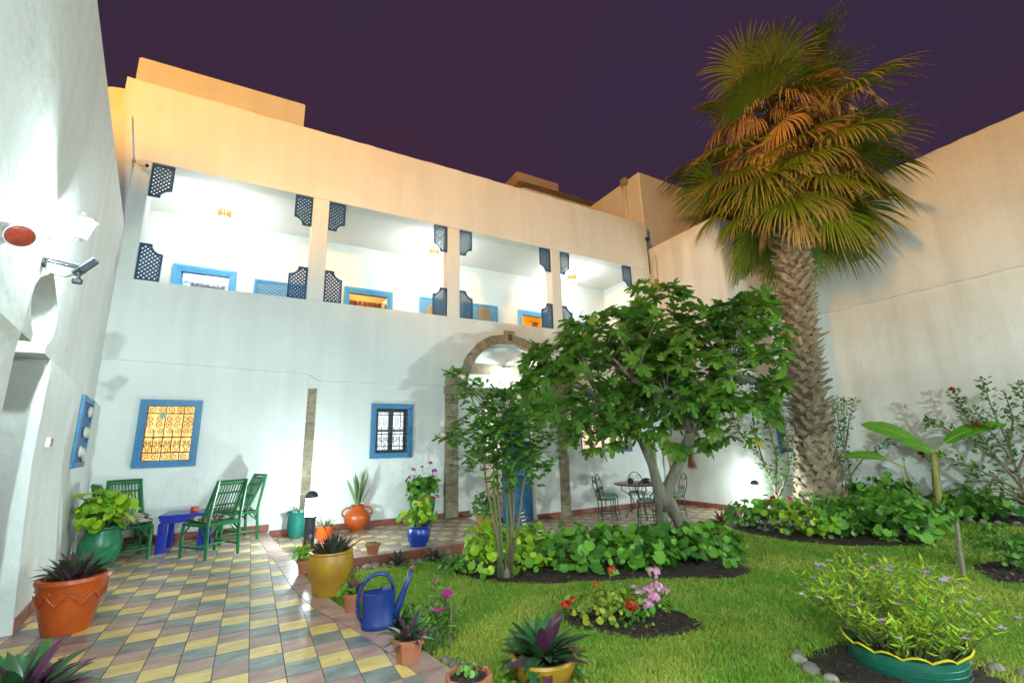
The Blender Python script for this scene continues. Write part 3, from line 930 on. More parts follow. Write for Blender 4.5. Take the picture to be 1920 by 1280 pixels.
def window(w, name, lit, y=FY, m=M_BLUE, grille=True, mull=None, fw=.10, parent=house):
    x0, x1, z0, z1 = w
    fr = MB()
    for (w0, w1, yy) in ((0, .045, .05), (.045, .075, .036), (.075, fw, .02)):
        e = y+.03
        fr.box(x0+w0, x0+w1, y-yy, e, z0+w0, z1-w0); fr.box(x1-w1, x1-w0, y-yy, e, z0+w0, z1-w0)
        fr.box(x0+w1, x1-w1, y-yy, e, z0+w0, z0+w1); fr.box(x0+w1, x1-w1, y-yy, e, z1-w1, z1-w0)
    f = fr.build(name, m, parent)
    a, b, c, d = x0+fw, x1-fw, z0+fw, z1-fw
    if mull:
        mm_, nx, nz = mull
        g = MB()
        for i in range(1, nx): g.box(a+(b-a)*i/nx-.045, a+(b-a)*i/nx+.045, y+.08, y+.12, c, d)
        for i in range(1, nz): g.box(a, b, y+.079, y+.119, c+(d-c)*i/nz-.02, c+(d-c)*i/nz+.02)
        for (p, q, r_, s_) in ((a, a+.06, c, d), (b-.06, b, c, d), (a+.06, b-.06, c, c+.06), (a+.06, b-.06, d-.06, d)): g.box(p, q, y+.081, y+.121, r_, s_)
        g.build('window_sash', mm_, f)
    nx, nz = (mull[1], mull[2]) if mull else (1, 1)
    for i in range(nx):
        for j in range(nz):
            MB().box(a+(b-a)*i/nx+.001, a+(b-a)*(i+1)/nx-.001, y+.10, y+.105, c+(d-c)*j/nz+.001, c+(d-c)*(j+1)/nz-.001).build('pane', lit, f)
    if grille:
        gb = MB(); r_ = .007; yy = y+.0
        Wd, Hd = b-a, d-c
        for fz in (0, .145, .425, .86, 1): gb.tube([(a, yy, c+Hd*fz), (b, yy, c+Hd*fz)], r_*1.15, 5)
        for fx in (0, .39, .77, 1): gb.tube([(a+Wd*fx, yy, c), (a+Wd*fx, yy, d)], r_, 5)
        for fx in (.195, .58): gb.tube([(a+Wd*fx, yy, c+Hd*.145), (a+Wd*fx, yy, c+Hd*.55)], r_, 5)
        gb.build('grille_bar', M_IRON, f)
        sc_ = MB(); q = .0045
        def sp(fx, fz, r, t, a0, sg): sc_.tube(spiral((a+Wd*fx, c+Hd*fz), r*Wd, t, a0, sg, 14, yy-.004), q, 4, caps=False)
        for fz, fl in ((.93, 1), (.072, -1)):
            for fx in (.1, .29, .49, .67, .885): sp(fx, fz, .088, 1.4, math.pi/2*fl*(1 if int(fx*10) % 2 else -1), 1 if int(fx*20) % 2 else -1)
        for fx in (.1, .29, .49, .67, .83, .94):
            sp(fx, .76, .075, 1.3, math.pi/2, 1); sp(fx, .66, .085, 1.4, -math.pi/2, -1); sp(fx+.03, .545, .07, 1.3, math.pi, 1)
        n5 = 5
        for k in range(n5):
            fx = (k+.5)/n5; ww = Wd/n5*.42; X = a+Wd*fx
            sc_.tube([(X+ww*math.cos(t), yy-.004, c+Hd*.40+ww*.9*math.sin(t)*.55) for t in [math.pi*i/8 for i in range(9)]], q, 4, caps=False)
            for s_ in (-1, 1):
                sp(fx+s_*.05, .285, .045, 1.2, math.pi/2, s_); sp(fx+s_*.05, .335, .04, 1.2, -math.pi/2, -s_)
                sc_.tube([(X+s_*ww, yy-.004, c+Hd*.27), (X+s_*ww*.3, yy-.004, c+Hd*.215), (X+s_*.008, yy-.004, c+Hd*.19), (X+s_*.02, yy-.004, c+Hd*.165), (X, yy-.004, c+Hd*.15)], q, 4, caps=False)
        tag(sc_.build('grille_scrolls', M_IRON, f), kind='stuff')
    return f

def curtainglow(name, c1, c2, st, sc=9):
    mm = bpy.data.materials.new(name); mm.use_nodes = True
    n = mm.node_tree.nodes; l = mm.node_tree.links; n.remove(n['Principled BSDF'])
    e = n.new('ShaderNodeEmission'); g = n.new('ShaderNodeNewGeometry'); mp = n.new('ShaderNodeMapping'); mp.inputs['Scale'].default_value = (1.5, 1, .35)
    nz = n.new('ShaderNodeTexNoise'); nz.inputs['Scale'].default_value = sc; ra = n.new('ShaderNodeValToRGB')
    ra.color_ramp.elements[0].position = .35; ra.color_ramp.elements[1].position = .65
    ra.color_ramp.elements[0].color = (*c1, 1); ra.color_ramp.elements[1].color = (*c2, 1)
    l.new(g.outputs['Position'], mp.inputs['Vector']); l.new(mp.outputs['Vector'], nz.inputs['Vector']); l.new(nz.outputs['Fac'], ra.inputs['Fac'])
    l.new(ra.outputs['Color'], e.inputs['Color']); e.inputs['Strength'].default_value = st
    l.new(e.outputs['Emission'], n['Material Output'].inputs['Surface'])
    return mm
E_WARM = curtainglow('warm_lit_curtain', (1.0, .50, .13), (1.0, .70, .27), .95)
E_COOL = curtainglow('cool_lit_pane', (.70, .85, .92), (.95, 1.0, 1.0), .9)
E_PEACH = curtainglow('peach_lit_pane', (1.0, .60, .36), (1.0, .78, .58), .85, 4)
window(W1, 'grille_window', E_WARM)
window(W2, 'grille_window', E_COOL, mull=(mat('dark_sash', (.05, .075, .085), .5), 2, 2))
tag(MB().box(-1.345, -1.265, FY-.02, FY-.014, 1.90, 1.975).build('paper_tag', mat('green_paper', (.35, .45, .36), .7), house))
f3 = window(W3, 'casement_window', E_PEACH, grille=False, m=M_BLUE, mull=(mat('slate_sash', (.10, .12, .16), .5), 4, 1), y=FY+.08, fw=.045)
# ground floor doorway: one leaf open, warm light inside
ed = MB(); ed.box(4.5, 5.73, FY+.9, FY+.95, -.35, 2.3); ed.box(4.4, 4.5, FY+.3, FY+.95, -.35, 2.3); ed.box(5.73, 5.8, FY+.3, FY+.95, -.35, 2.3); ed.box(4.4, 5.8, FY+.3, FY+.95, 2.15, 2.25)
ed.build('hall_wall', mat('hall_paint', (.75, .66, .58), .8), house)
dl = MB(); dl.cbox(4.93, 5.70, FY+.06, FY+.11, -.33, 2.13, .01)
for k in range(3): dl.cbox(5.02, 5.61, FY+.035, FY+.062, -.2+k*.77, .45+k*.77, .02)
dd = dl.build('door', M_BLUE, house)
MB().tube([(4.99, FY+.0, .75), (4.99, FY+.0, .9)], .012, 6).build('door_handle', M_DARKMETAL, dd)
lamp('hall_light', (4.8, FY+.6, 1.8), 28, (1.0, .82, .66), .06)
# faint rain pipes near the corner
MB().tube([(9.93, UY-.05, 2.7), (9.93, UY-.05, 5.6)], .05, 10).build('rain_pipe', M_WALL, house, smooth=True)
# fine crack lines and ledge trim over the second ledge are part of the plaster

# ================================================================== rooftop blocks behind and beside
rb = root('rooftop_block', (0, 12.0, 0), 0, 'orange lit plain rooftop box above the house parapet, sky behind it', 'building')
MB().prism([(-3.1, 7.5), (.47, 7.5), (.47, 10.49), (.44, 10.52), (-3.06, 10.45), (-3.1, 10.42)], 'y', 0, 3).build('wall', M_WALL, rb)
st = root('stair_house', (0, 0, 0), 0, 'orange lit stepped wall end between side wall and house parapet', 'wall')
MB().prism([(-2.98, 6.0), (-2.503, 6.0), (-2.503, 7.76), (-2.7, 7.73), (-2.78, 7.70)], 'y', 9.42, 9.8).build('wall', M_WALL, st)
MB().prism([(-5.5, 4.0), (-2.20, 4.0), (-2.22, 6.3), (-2.34, 7.12), (-5.5, 7.25)], 'y', 9.19, 9.226).build('low_wall', M_LEFT, st)
tb = root('tall_side_building', (0, 0, 0), 0, 'tall beige neighbour block with drain pipe, rising behind the corner of the house', 'building')
MB().prism([(10.26, 9.56), (10.30, 9.52), (16.5, 9.52), (16.5, 12.6), (10.26, 12.6)], 'z', 6.4, 9.9).build('wall', M_WALL, tb)
MB().tube([(10.2, 10.15, 7.6), (10.2, 10.15, 9.75)], .055, 10).build('drain_pipe', M_WALL, tb, smooth=True)
MB().cbox(10.12, 10.26, 10.0, 10.25, 9.72, 9.98, .02).build('pipe_head', M_STONE, tb)
fb = root('far_building', (0, 14, 0), 0, 'distant flat roofed building with tiled eave peeping over the parapet', 'building')
mb = MB(); mb.box(8.35, 12.4, 0, 3, 7, 11.35); mb.build('wall', M_WALL, fb)
MB().box(8.45, 10.5, .25, 2.5, 11.5, 12.16).build('upper_storey', mat('pink_wash', (.62, .50, .42), .8, var=.15, scale=2), fb)
rf = MB().box(8.3, 12.3, -.12, 3, 11.36, 11.45).build('eave', M_STONE, fb)
for k in range(52):
    x = 8.36 + k*.076
    MB().tube([(x, -.20, 11.44), (x, .1, 11.52)], .034, 6).build('eave_tile', M_STONE, rf) if k < 52 else None
MB().cbox(8.2, 8.45, -.15, .1, 10.6, 11.35, .03).build('corner_post', M_OCHRE, fb)
MB().cbox(7.5, 8.2, .1, .5, 11.05, 11.25, .03).build('roof_railing', M_STONE, fb)

# ================================================================== side walls
blk = root('corner_house', (0, 0, 0), 0, 'tall cream wall block at the court corner behind the palm', 'building')
MB().prism([(10.1, 9.5), (10.1, 7.0), (10.115, 6.94), (10.16, 6.90), (10.22, 6.89), (14.2, 6.89), (14.2, 9.5)], 'z', -.6, 7.05).build('wall', M_RIGHT, blk)
for k in range(7):
    MB().cbox(10.085, 10.105, 6.98+k*.325, 6.98+(k+1)*.325-.004, -.329, -.21, .003).build('skirting_tile', M_SKIRT, blk)
MB().tube([(10.03, 9.02, 2.0), (10.03, 9.02, 6.75)], .055, 10).build('drain_pipe', M_WALL, blk, smooth=True)
window((11.37, 12.26, .98, 2.2), 'grille_window', mat('dark_pane', (.03, .03, .03), .15), y=6.89, parent=blk, m=M_NAVY, fw=.08)
window((11.40, 12.12, 4.25, 4.98), 'small_window', mat('dusty_pane', (.30, .27, .24), .4), y=6.89, parent=blk, m=M_NAVY, grille=False, fw=.13)
rw = root('boundary_wall', (14.0, 0, 0), 0, 'high weathered white wall behind the banana plant with a ledge line', 'wall')
MB().wavy([(0, -.6), (.45, -.6), (.45, 8.10), (.41, 8.12), (.03, 8.12), (0, 8.09)], 'y', -3.2, 6.895, 44, .014).build('wall', M_RIGHT, rw)
MB().prism([(-3.2, -.6), (6.89, -.6), (6.89, 3.89), (-3.2, 3.93)], 'x', -.03, -.001).build('render_coat', M_RIGHT, rw)
mb = MB()
N = 40
for k in range(N):
    y0, y1 = 6.89 - 10*k/N, 6.89 - 10*(k+1)/N
    j = .01*math.sin(k*1.7)
    mb.box(-.055+j*.5, .002, y1, y0, 4.76+j, 4.84+j)
mb.build('ledge', M_RIGHT, rw)
MB().cbox(-.03, .002, 5.28, 5.72, 5.98, 6.45, .01).build('wall_panel', M_STONEG, rw)
bwall = root('rear_house', (0, 0, 0), 0, 'white house wall closing the court behind the viewpoint', 'wall')
MB().box(-.9, 14.5, -3.6, -3.2, -.6, 5.2).build('wall', M_WALL, bwall)

nb = root('lamp_blocker', (0, 0, 0), 0, 'plain unseen block added beyond the side wall to screen off the street lamp', 'building')
MB().box(-7.2, -5.4, -1.25, 2.4, -.6, 6.63).build('wall', M_WALL, nb)  # added unseen blocks, sized to cut the street lamp off the lower walls
MB().box(-7.2, -5.4, -9.0, -1.25, -.6, 6.98).build('high_blocker', M_WALL, nb)
MB().box(-7.2, -5.4, 2.4, 6.4, -.6, 6.87).build('mid_blocker', M_WALL, nb)

# long wall on the near side with a keyhole archway
lw = root('side_wall', (0, 0, 0), 0, 'tall rough white side wall with an arched passage and a stepped top', 'wall')
ya, yb = 4.22, 5.36
mb = MB()
zs_ = [-.3, .0, .35, .8, 1.3, 1.8, 2.06, 2.12, 2.17]
def xl(y, z):
    if z <= 2.06:
        return xbase(y) + (xlow(y)-xbase(y))*max(0, min(1, z/1.2))
    t = (z-2.06)/.11
    return xlow(y) + (xup(y)-xlow(y))*t
def panel(y0, y1, n):
    vs = [(xl(y0+(y1-y0)*i/n, z), y0+(y1-y0)*i/n, z) for z in zs_ for i in range(n+1)]
    fs = [(r_*(n+1)+i, r_*(n+1)+i+1, (r_+1)*(n+1)+i+1, (r_+1)*(n+1)+i) for r_ in range(len(zs_)-1) for i in range(n)]
    mb.add(vs, fs)
panel(-3.3, ya, 14); panel(yb, 9.4, 10)
# jamb reveals
for y in (ya, yb):
    mb.add([(xl(y, z), y, z) for z in zs_] + [(xl(y, z)-.75, y, z) for z in zs_], [(i, i+1, len(zs_)+i+1, len(zs_)+i) for i in range(len(zs_)-1)])
# upper wall with the horseshoe head
hs = []
cy_, cz_ = 4.80, 2.46
for k in range(25):
    t = -1.05 + (math.pi + 2.1)*k/24
    hs.append((cy_ + .50*math.cos(t)*(1 if t < math.pi/2 else 1), cz_ + .26*math.sin(t) + (.07*max(0, 1-abs(t-math.pi/2)/.5))))
outer = [(-3.3, 2.17), (hs[-1][0], 2.17)] + hs[::-1] + [(hs[0][0], 2.17), (9.4, 2.17), (9.4, 5.06), (-3.3, 5.02)]
V2 = [Vector((y, z, 0)) for y, z in outer]
tri = tessellate_polygon([V2])
mb.add([(xup(y), y, z) for y, z in outer], [tuple(t) for t in tri])
no = len(outer)
mb.add([(xup(y), y, z) for y, z in outer] + [(xup(y)-.55, y, z) for y, z in outer], [(i, (i+1) % no, no+(i+1) % no, no+i) for i in range(no)])
mb.add([(xup(y)-.56, y, z) for y, z in [(-3.3, -.6), (ya-.3, -.6), (ya-.3, 2.9), (yb+.3, 2.9), (yb+.3, -.6), (9.4, -.6), (9.4, 5.06), (-3.3, 5.02)]],
       [tuple(t) for t in tessellate_polygon([[Vector((y, z, 0)) for y, z in [(-3.3, -.6), (ya-.3, -.6), (ya-.3, 2.9), (yb+.3, 2.9), (yb+.3, -.6), (9.4, -.6), (9.4, 5.06), (-3.3, 5.02)]]])])
# ceiling over the doorway between jambs
mb.add([(xl(ya, 2.17), ya, 2.171), (xl(yb, 2.17), yb, 2.171), (xl(yb, 2.17)-.75, yb, 2.171), (xl(ya, 2.17)-.75, ya, 2.171)], [(0, 1, 2, 3)]) if False else None
lwo = mb.build('wall', M_LEFT, lw, smooth=25, fix=False)
pas = MB(); pas.box(-4.2, -4.1, 2.5, 7.0, -.3, 3.2); pas.box(-4.2, xup(4.9)-.57, 6.9, 7.0, -.3, 3.2); pas.box(-4.2, xup(4.2)-.57, 2.4, 2.5, -.3, 3.2); pas.box(-4.2, xup(3.0)-.75, 2.4, 7.0, 3.2, 3.3)
pas.build('passage_wall', M_GALLERY, lw)
MB().box(-4.2, -1.4, 2.4, 7.0, -.3, -.01).build('passage_floor', M_MAU, lw)
for k in range(9):
    y0 = 5.40 + k*.42
    if y0 > 9.1: break
    y1 = min(y0+.415, 9.25)
    mb2 = MB(); mb2.add([(xbase(y0)+.012, y0, .001), (xbase(y1)+.012, y1, .001), (xl(y1, .11)+.012, y1, .11), (xl(y0, .11)+.012, y0, .11), (xl(y1, .11)-.01, y1, .112), (xl(y0, .11)-.01, y0, .112), (xbase(y0)-.05, y0, .001), (xl(y0, .11)-.05, y0, .11)],
                      [(0, 1, 2, 3), (3, 2, 4, 5), (6, 0, 3, 7)])
    mb2.build('skirting_tile', M_SKIRT, lw)

# ================================================================== lamps
def wall_lantern(name, base, nrm, label, power, sc=1.0, bulb=.12):
    """white six sided lantern carried on a curved arm"""
    t = root(name, base, math.atan2(nrm[1], nrm[0]), label, 'lantern')
    MB().lathe([(0, 0), (.055, 0), (.06, .02), (.05, .035), (0, .04)], 14).build('wall_plate', M_WHITEP, t, smooth=30)
    t.children[0].rotation_euler = (0, math.pi/2, 0)
    MB().tube([(.03, 0, 0), (.10, 0, -.03), (.17, 0, -.035), (.22, 0, .0)], [.014, .012, .012, .014], 8).build('arm', M_WHITEP, t, smooth=True)
    c = (.22, 0, .0)
    fr = MB()
    fr.lathe([(0, 0), (.05, 0), (.062, .015), (0, .02)], 6, c)
    fr.lathe([(.115, .21), (.13, .215), (.06, .27), (.02, .285), (.02, .31), (0, .315)], 6, c)
    for k in range(6):
        a = 2*math.pi*k/6
        fr.tube([(c[0]+.058*math.cos(a), .058*math.sin(a), .015), (c[0]+.115*math.cos(a), .115*math.sin(a), .215)], .006, 5)
    fr.build('lantern_frame', M_WHITEP, t)
    MB().lathe([(0, .022), (.05, .022), (.100, .205), (0, .206)], 6, c).build('lantern_glass', M_GLASSW, t)
    w = Matrix.Rotation(math.atan2(nrm[1], nrm[0]), 3, 'Z') @ Vector((.22*sc, 0, bulb*sc)) + Vector(base)
    t.scale = (sc, sc, sc)
    lamp(name + '_light', w, power, WHITE, .045)
    return t
LANT = wall_lantern('wall_lantern', (xup(4.42), 4.42, 2.97), (1, .156), 'lit white wall lantern on the rough side wall above the floodlight', P_WALL, .72)
wall_lantern('arch_lantern', (5.12, FY+.30, 2.86), (0, -1), 'small lit lantern inside the arched recess over the blue door', P_ARCH)
wall_lantern('wall_lantern', (xup(-1.2), -1.2, 2.93), (1, .156), 'second lantern of the side wall, behind the viewpoint', P_REAR, 1.0, .185)
wall_lantern('wall_lantern', (8.3, -3.2, 3.0), (0, 1), 'unseen lantern added on the rear wall as fill for the right lawn', P_REAR*1.45, 1.0, .185)  # added fill lamp out of view, brightens the right lawn and wall

def bollard(loc, label):
    t = root('bollard_lamp', loc, 0, label, 'garden lamp', 'bollard garden lamps')
    MB().lathe([(.10, 0), (.10, .012), (.075, .02), (.074, .44), (.086, .445), (.086, .47), (0, .47)], 20).build('post', M_DARKMETAL, t, smooth=30)
    MB().lathe([(.080, .47), (.080, .73)], 20).build('glass', M_GLASSW, t, smooth=30)
    cap = [(.090, .73), (.092, .745)] + [(.092*math.cos(a), .745 + .09*math.sin(a)) for a in [math.pi/2*k/8 for k in range(1, 9)]]
    MB().lathe(cap, 20).build('cap', M_DARKMETAL, t, smooth=30)
    for k in range(4):
        a = math.pi/4 + k*math.pi/2
        MB().tube([(.086*math.cos(a), .086*math.sin(a), .46), (.086*math.cos(a), .086*math.sin(a), .74)], .005, 5).build('rib', M_DARKMETAL, t)
    lamp('bollard_light', (loc[0], loc[1], loc[2]+.60), P_BOLL, WHITE, .045)
    return t
bollard((0.85, 7.82, -.1), 'lit bollard lamp beside the step, behind the big ochre pot')
bollard((9.75, 6.58, zl(9.75)), 'lit bollard lamp among the geraniums at the foot of the corner wall')

bollard((3.0, -.7, zl(3.0)), 'unseen bollard lamp added behind the viewpoint to brighten the lawn')  # added out of view as extra light on the near lawn

def ceiling_lamp(x, y, label):
    t = root('gallery_lamp', (x, y, GC), 0, label, 'ceiling lamp', 'gallery ceiling lamps')
    MB().lathe([(0, 0), (.34, 0), (.34, -.012), (.26, -.03), (.22, -.015), (.12, -.04), (0, -.045)][::-1], 32).build('ceiling_rose', M_GALLERY, t, smooth=30)
    MB().tube([(0, 0, -.04), (0, 0, -.16)], .008, 6).build('rod', mat('brass', (.6, .38, .10), .3, metal=.8), t)
    g = emitter('amber_glass', (1.0, .56, .13), .75)
    for k in range(12):
        a = 2*math.pi*k/12
        MB().tube([(.11*math.cos(a), .11*math.sin(a), -.16), (.105*math.cos(a), .105*math.sin(a), -.34)], .016, 5).build('glass_drop', g, t)
    MB().lathe([(0, -.56), (.09, -.52), (.125, -.43), (.115, -.35), (.05, -.33), (0, -.33)], 16).build('globe', M_GLASSW, t, smooth=True)
    lamp('gallery_light', (x, y, GC-.47), P_GAL, (.90, 1.0, .95), .08)
ceiling_lamp(-.92, 10.45, 'lit glass ceiling lamp in the first gallery bay beside the side wall')
ceiling_lamp(3.62, 10.35, 'lit ceiling lamp half hidden by the lattice of the second gallery bay')
ceiling_lamp(7.95, 10.35, 'ceiling lamp just showing beside the pillar of the last gallery bay')

# ================================================================== fittings on the walls
t = root('floodlight', (xup(4.38), 4.38, 2.735), math.atan(.156), 'grey LED floodlight with motion sensor on a bracket below the wall lantern', 'floodlight')
MB().cbox(-.01, .02, -.05, .05, -.03, .03, .006).build('mount', M_DARKMETAL, t)
MB().tube([(.0, -.035, .02), (.2, -.035, .005)], .009, 6).tube([(.0, .035, .02), (.2, .035, .005)], .009, 6).build('bracket', M_DARKMETAL, t)
hd = MB().cbox(-.02, .035, -.085, .085, -.065, .065, .008).build('housing', M_DARKMETAL, t); hd.location = (.22, .02, .02); hd.rotation_euler = (0, R(35), R(20))
gl = MB().box(.036, .040, -.07, .07, -.05, .05).build('lens', mat('flood_lens', (.6, .66, .66), .25), hd)
se = MB().cbox(-.03, .03, -.02, .02, -.02, .02, .008).build('sensor', M_DARKMETAL, t); se.location = (.20, .0, -.11)
MB().tube([(.2, 0, -.04), (.205, 0, -.09)], .012, 6).build('sensor_neck', M_DARKMETAL, t)
MB().tube([(.0, .0, -.02), (.05, .02, -.075), (.13, .02, -.085), (.19, .0, -.05)], .005, 5).build('cable', M_DARKMETAL, t)

t = root('heat_lamp', (xup(3.50), 3.50, 2.56), 0, 'red faced round spot lamp in a white holder on the side wall', 'lamp')
rd = mat('red_lamp_glass', (.42, .055, .035), .25, var=.45, scale=70, spec=.6)
hd = MB().lathe([(0, -.17), (.03, -.17), (.035, -.10), (.06, -.05), (.086, -.005), (.088, .004), (.084, .008)], 22).build('reflector', M_WHITEP, t, smooth=35)
hd.scale = (.78, .78, .78); hd.location = (.08, -.10, -.0); hd.rotation_mode = 'QUATERNION'; hd.rotation_quaternion = Vector((.45, -.62, -.64)).to_track_quat('Z', 'Y')
MB().lathe([(.084, .006), (.066, .016), (.03, .023), (0, .026)], 22).build('face', rd, hd, smooth=True)
MB().cbox(0, .05, -.035, .035, .0, .08, .01).tube([(.03, 0, .04), (.04, -.02, .07), (.04, -.04, .07)], .016, 6).build('holder', M_WHITEP, t)

t = root('shell_picture', (xlow(7.75)+.012, 7.72, 1.63), math.atan(.13), 'blue framed board with white shells hung on the side wall', 'picture')
MB().cbox(-.01, .03, -.45, -.37, -.43, .43, .006).build('frame_side', M_BLUE, t); MB().cbox(-.01, .03, .37, .45, -.43, .43, .006).build('frame_side', M_BLUE, t)
MB().cbox(-.01, .028, -.369, .369, .36, .43, .006).build('frame_rail', M_BLUE, t); MB().cbox(-.01, .028, -.369, .369, -.43, -.36, .006).build('frame_rail', M_BLUE, t)
MB().box(-.008, .006, -.37, .37, -.36, .36).build('board', mat('blue_board', (.05, .15, .33), .6), t)
M_SHELL = mat('white_shell', (.66, .63, .55), .5, var=.25, scale=30)
for (y, z) in ((.12, .26), (.02, .0), (.2, .0), (-.18, -.24), (.08, -.26), (.24, -.3)):
    MB().blob((.03, y, z), .03, .062, .068, 9, 6, .12).build('shell', M_SHELL, t, smooth=True)

t = root('switch_box', (xlow(5.78)+.002, 5.78, 1.47), math.atan(.13), 'small brown faced wall switch between the archway and the picture', 'switch')
MB().cbox(-.005, .03, -.05, .05, -.045, .045, .006).build('box', M_WHITEP, t)
MB().cbox(.03, .034, -.02, .045, -.035, .035, .001).build('plate', mat('switch_plate', (.34, .14, .07), .5, var=.4, scale=40), t)

t = root('security_camera', (-2.17, 9.03, 6.12), 0, 'small security camera in the corner under the parapet', 'camera')
MB().tube([(-.02, 0, .06), (.03, 0, .05)], .025, 8).build('mount', M_STONEG, t)
b = MB().cbox(-.035, .035, -.14, .05, -.03, .035, .01).build('body', M_WHITEP, t); b.location = (.10, 0, .02); b.rotation_euler = (R(18), 0, R(50))
MB().tube([(0, -.141, 0), (0, -.155, 0)], .028, 10).build('lens', M_IRON, b)
t = root('dome_camera', (9.98, UY-.07, 7.33), 0, 'black ball camera hanging at the far end of the parapet', 'camera')
MB().blob((0, 0, 0), .06, .06, .06, 10, 8, 0).build('ball', M_IRON, t, smooth=True)
MB().tube([(0, .02, -.05), (.03, .05, -.4), (.04, .05, -1.1)], .012, 5).tube([(0, .02, .03), (0, .08, .05)], .02, 6).build('cable', M_IRON, t)

# woven plates on the lattice panels
M_WICK = mat('wicker', (.52, .36, .17), .7, col2=(.30, .19, .08), scale=30)
for k, (x, z, la) in enumerate(((.42, 4.52, 'round woven plate on the first lattice panel, half behind a corner bracket'), (3.98, 4.86, 'round woven plate on the lattice panel by the second pillar'), (5.52, 5.03, 'round woven plate on the small lattice panel between the two orange doorways'))):
    t = root('woven_plate', (x, GB-.05, z), 0, la, 'plate', 'woven plates in the gallery')
    o = MB().lathe([(0, .0), (.07, .0), (.12, .012), (.19, .03), (.21, .028), (.205, .018), (.12, 0), (0, -.01)], 26).build('dish', M_WICK, t, smooth=40)
    o.rotation_euler = (R(90), 0, 0)
    for q in (.06, .12, .17):
        e = MB().tube([(q*math.cos(a), q*math.sin(a), .008+q*.12) for a in [2*math.pi*i/24 for i in range(24)]], .007, 5, closed=True).build('coil', M_WICK, t); e.rotation_euler = (R(90), 0, 0)

# brooms by the far corner
M_POLE = mat('orange_wood', (.46, .20, .04), .45, var=.2)
t = root('broom_pole', (9.86, 8.95, -.33), 0, 'orange wooden pole standing against the corner behind the fig tree', 'pole')
MB().tube([(.0, 0, 0), (.06, .22, 2.6)], .028, 8).build('pole', M_POLE, t, smooth=True)
t = root('hanging_broom', (10.04, 8.42, 1.05), 0, 'reddish straw broom hanging on the corner wall behind the fig tree', 'broom')
MB().tube([(.05, 0, .05), (-.04, 0, .05)], .015, 6).build('peg', M_WOODST, t)
MB().tube([(-.03, 0, .08), (-.04, 0, -.05)], .03, 8).build('binding', M_WOODST, t)
br = MB()
for k in range(130):
    a = RNG.uniform(-1, 1); b_ = RNG.uniform(-1, 1); L = RNG.uniform(.38, .47)
    br.tube([(-.04+.015*b_, .02*a, -.0), (-.05+.03*b_, .085*a, -L*.5), (-.05+.045*b_, .135*a, -L)], [.004, .004, .002], 3, caps=False)
tag(br.build('bristles', mat('red_straw', (.22, .055, .025), .8, col2=(.30, .16, .07), scale=9), t), kind='stuff')

# ================================================================== green cane chairs and blue table
def fdir(dx, dy):  # heading whose local -y points along (dx, dy)
    return math.atan2(dx, -dy)
def cane_chair():
    t = root('cane_chair')
    w, d = .225, .25
    c = M_GREENC
    def T(name, pts, r, par=t): return MB().tube(pts, r, 8).build(name, c, par, smooth=35)
    for s_ in (-1, 1):
        T('leg', [(s_*w, -d, 0), (s_*w, -d, .42)], .021)
        T('leg', [(s_*w*.95, d+.03, 0), (s_*w*.93, d+.0, .45), (s_*w*.86, d+.10, .97)], .021)
        T('stretcher', [(s_*w, -d, .13), (s_*w*.95, d+.03, .13)], .014)
        T('seat_rail', [(s_*w, -d, .41), (s_*w, d, .41)], .02)
        T('brace', [(s_*w, -d+.02, .28), (s_*w, -d+.14, .40)], .011); T('brace', [(s_*w, d-.0, .28), (s_*w, d-.14, .40)], .011)
        T('brace', [(s_*w, d-.0, .27), (s_*(w-.14), d, .40)], .011)
        T('back_post', [(s_*w*.92, d-.16, .42), (s_*w*.84, d+.085, .955)], .019)
    T('seat_rail', [(-w, -d, .41), (w, -d, .41)], .02); T('seat_rail', [(-w, d, .41), (w, d, .41)], .02)
    T('stretcher', [(-w, 0, .13), (w, 0, .13)], .014)
    def bp(u, v):  # point on the slanted back
        return (u*w*(.92-.08*v), d-.16+.245*v, .42+.535*v)
    for v, r_ in ((1.0, .02), (.93, .012), (.72, .012), (.43, .012)): T('back_rail', [bp(-1, v), bp(1, v)], r_)
    sm = None
    for k in range(9):
        u = -.8 + 1.6*k/8
        T('slat', [bp(u, .03), bp(u, .93)], .0075)
    for k in range(7):
        y = -d + .06 + k*.07
        T('seat_slat', [(-w, y, .425), (w, y, .425)], .011)
    return t
M_CUSH = bpy.data.materials.new('floral_cloth'); M_CUSH.use_nodes = True
_n = M_CUSH.node_tree.nodes; _l = M_CUSH.node_tree.links
_g = _n.new('ShaderNodeTexCoord'); _v = _n.new('ShaderNodeTexVoronoi'); _v.inputs['Scale'].default_value = 17
_z = _n.new('ShaderNodeTexNoise'); _z.inputs['Scale'].default_value = 9
_mx = _n.new('ShaderNodeMix'); _mx.data_type = 'RGBA'; _mx.inputs['Factor'].default_value = .25
_ra = _n.new('ShaderNodeValToRGB'); _e = _ra.color_ramp; _e.interpolation = 'CONSTANT'
for p_, c_ in ((0.0, (.03, .03, .03)), (.3, (.55, .50, .40)), (.5, (.10, .12, .08)), (.62, (.48, .13, .05)), (.72, (.60, .55, .46)), (.86, (.16, .17, .16))):
    el = _e.elements[0] if p_ == 0 else (_e.elements[1] if p_ == .3 else _e.elements.new(p_)); el.position = p_; el.color = (*c_, 1)
_sp = _n.new('ShaderNodeSeparateColor')
_l.new(_g.outputs['Object'], _z.inputs['Vector']); _l.new(_g.outputs['Object'], _mx.inputs['A']); _l.new(_z.outputs['Color'], _mx.inputs['B']); _l.new(_mx.outputs['Result'], _v.inputs['Vector'])
_l.new(_v.outputs['Color'], _sp.inputs['Color']); _l.new(_sp.outputs['Red'], _ra.inputs['Fac']); _l.new(_ra.outputs['Color'], _n['Principled BSDF'].inputs['Base Color'])
_n['Principled BSDF'].inputs['Roughness'].default_value = .85
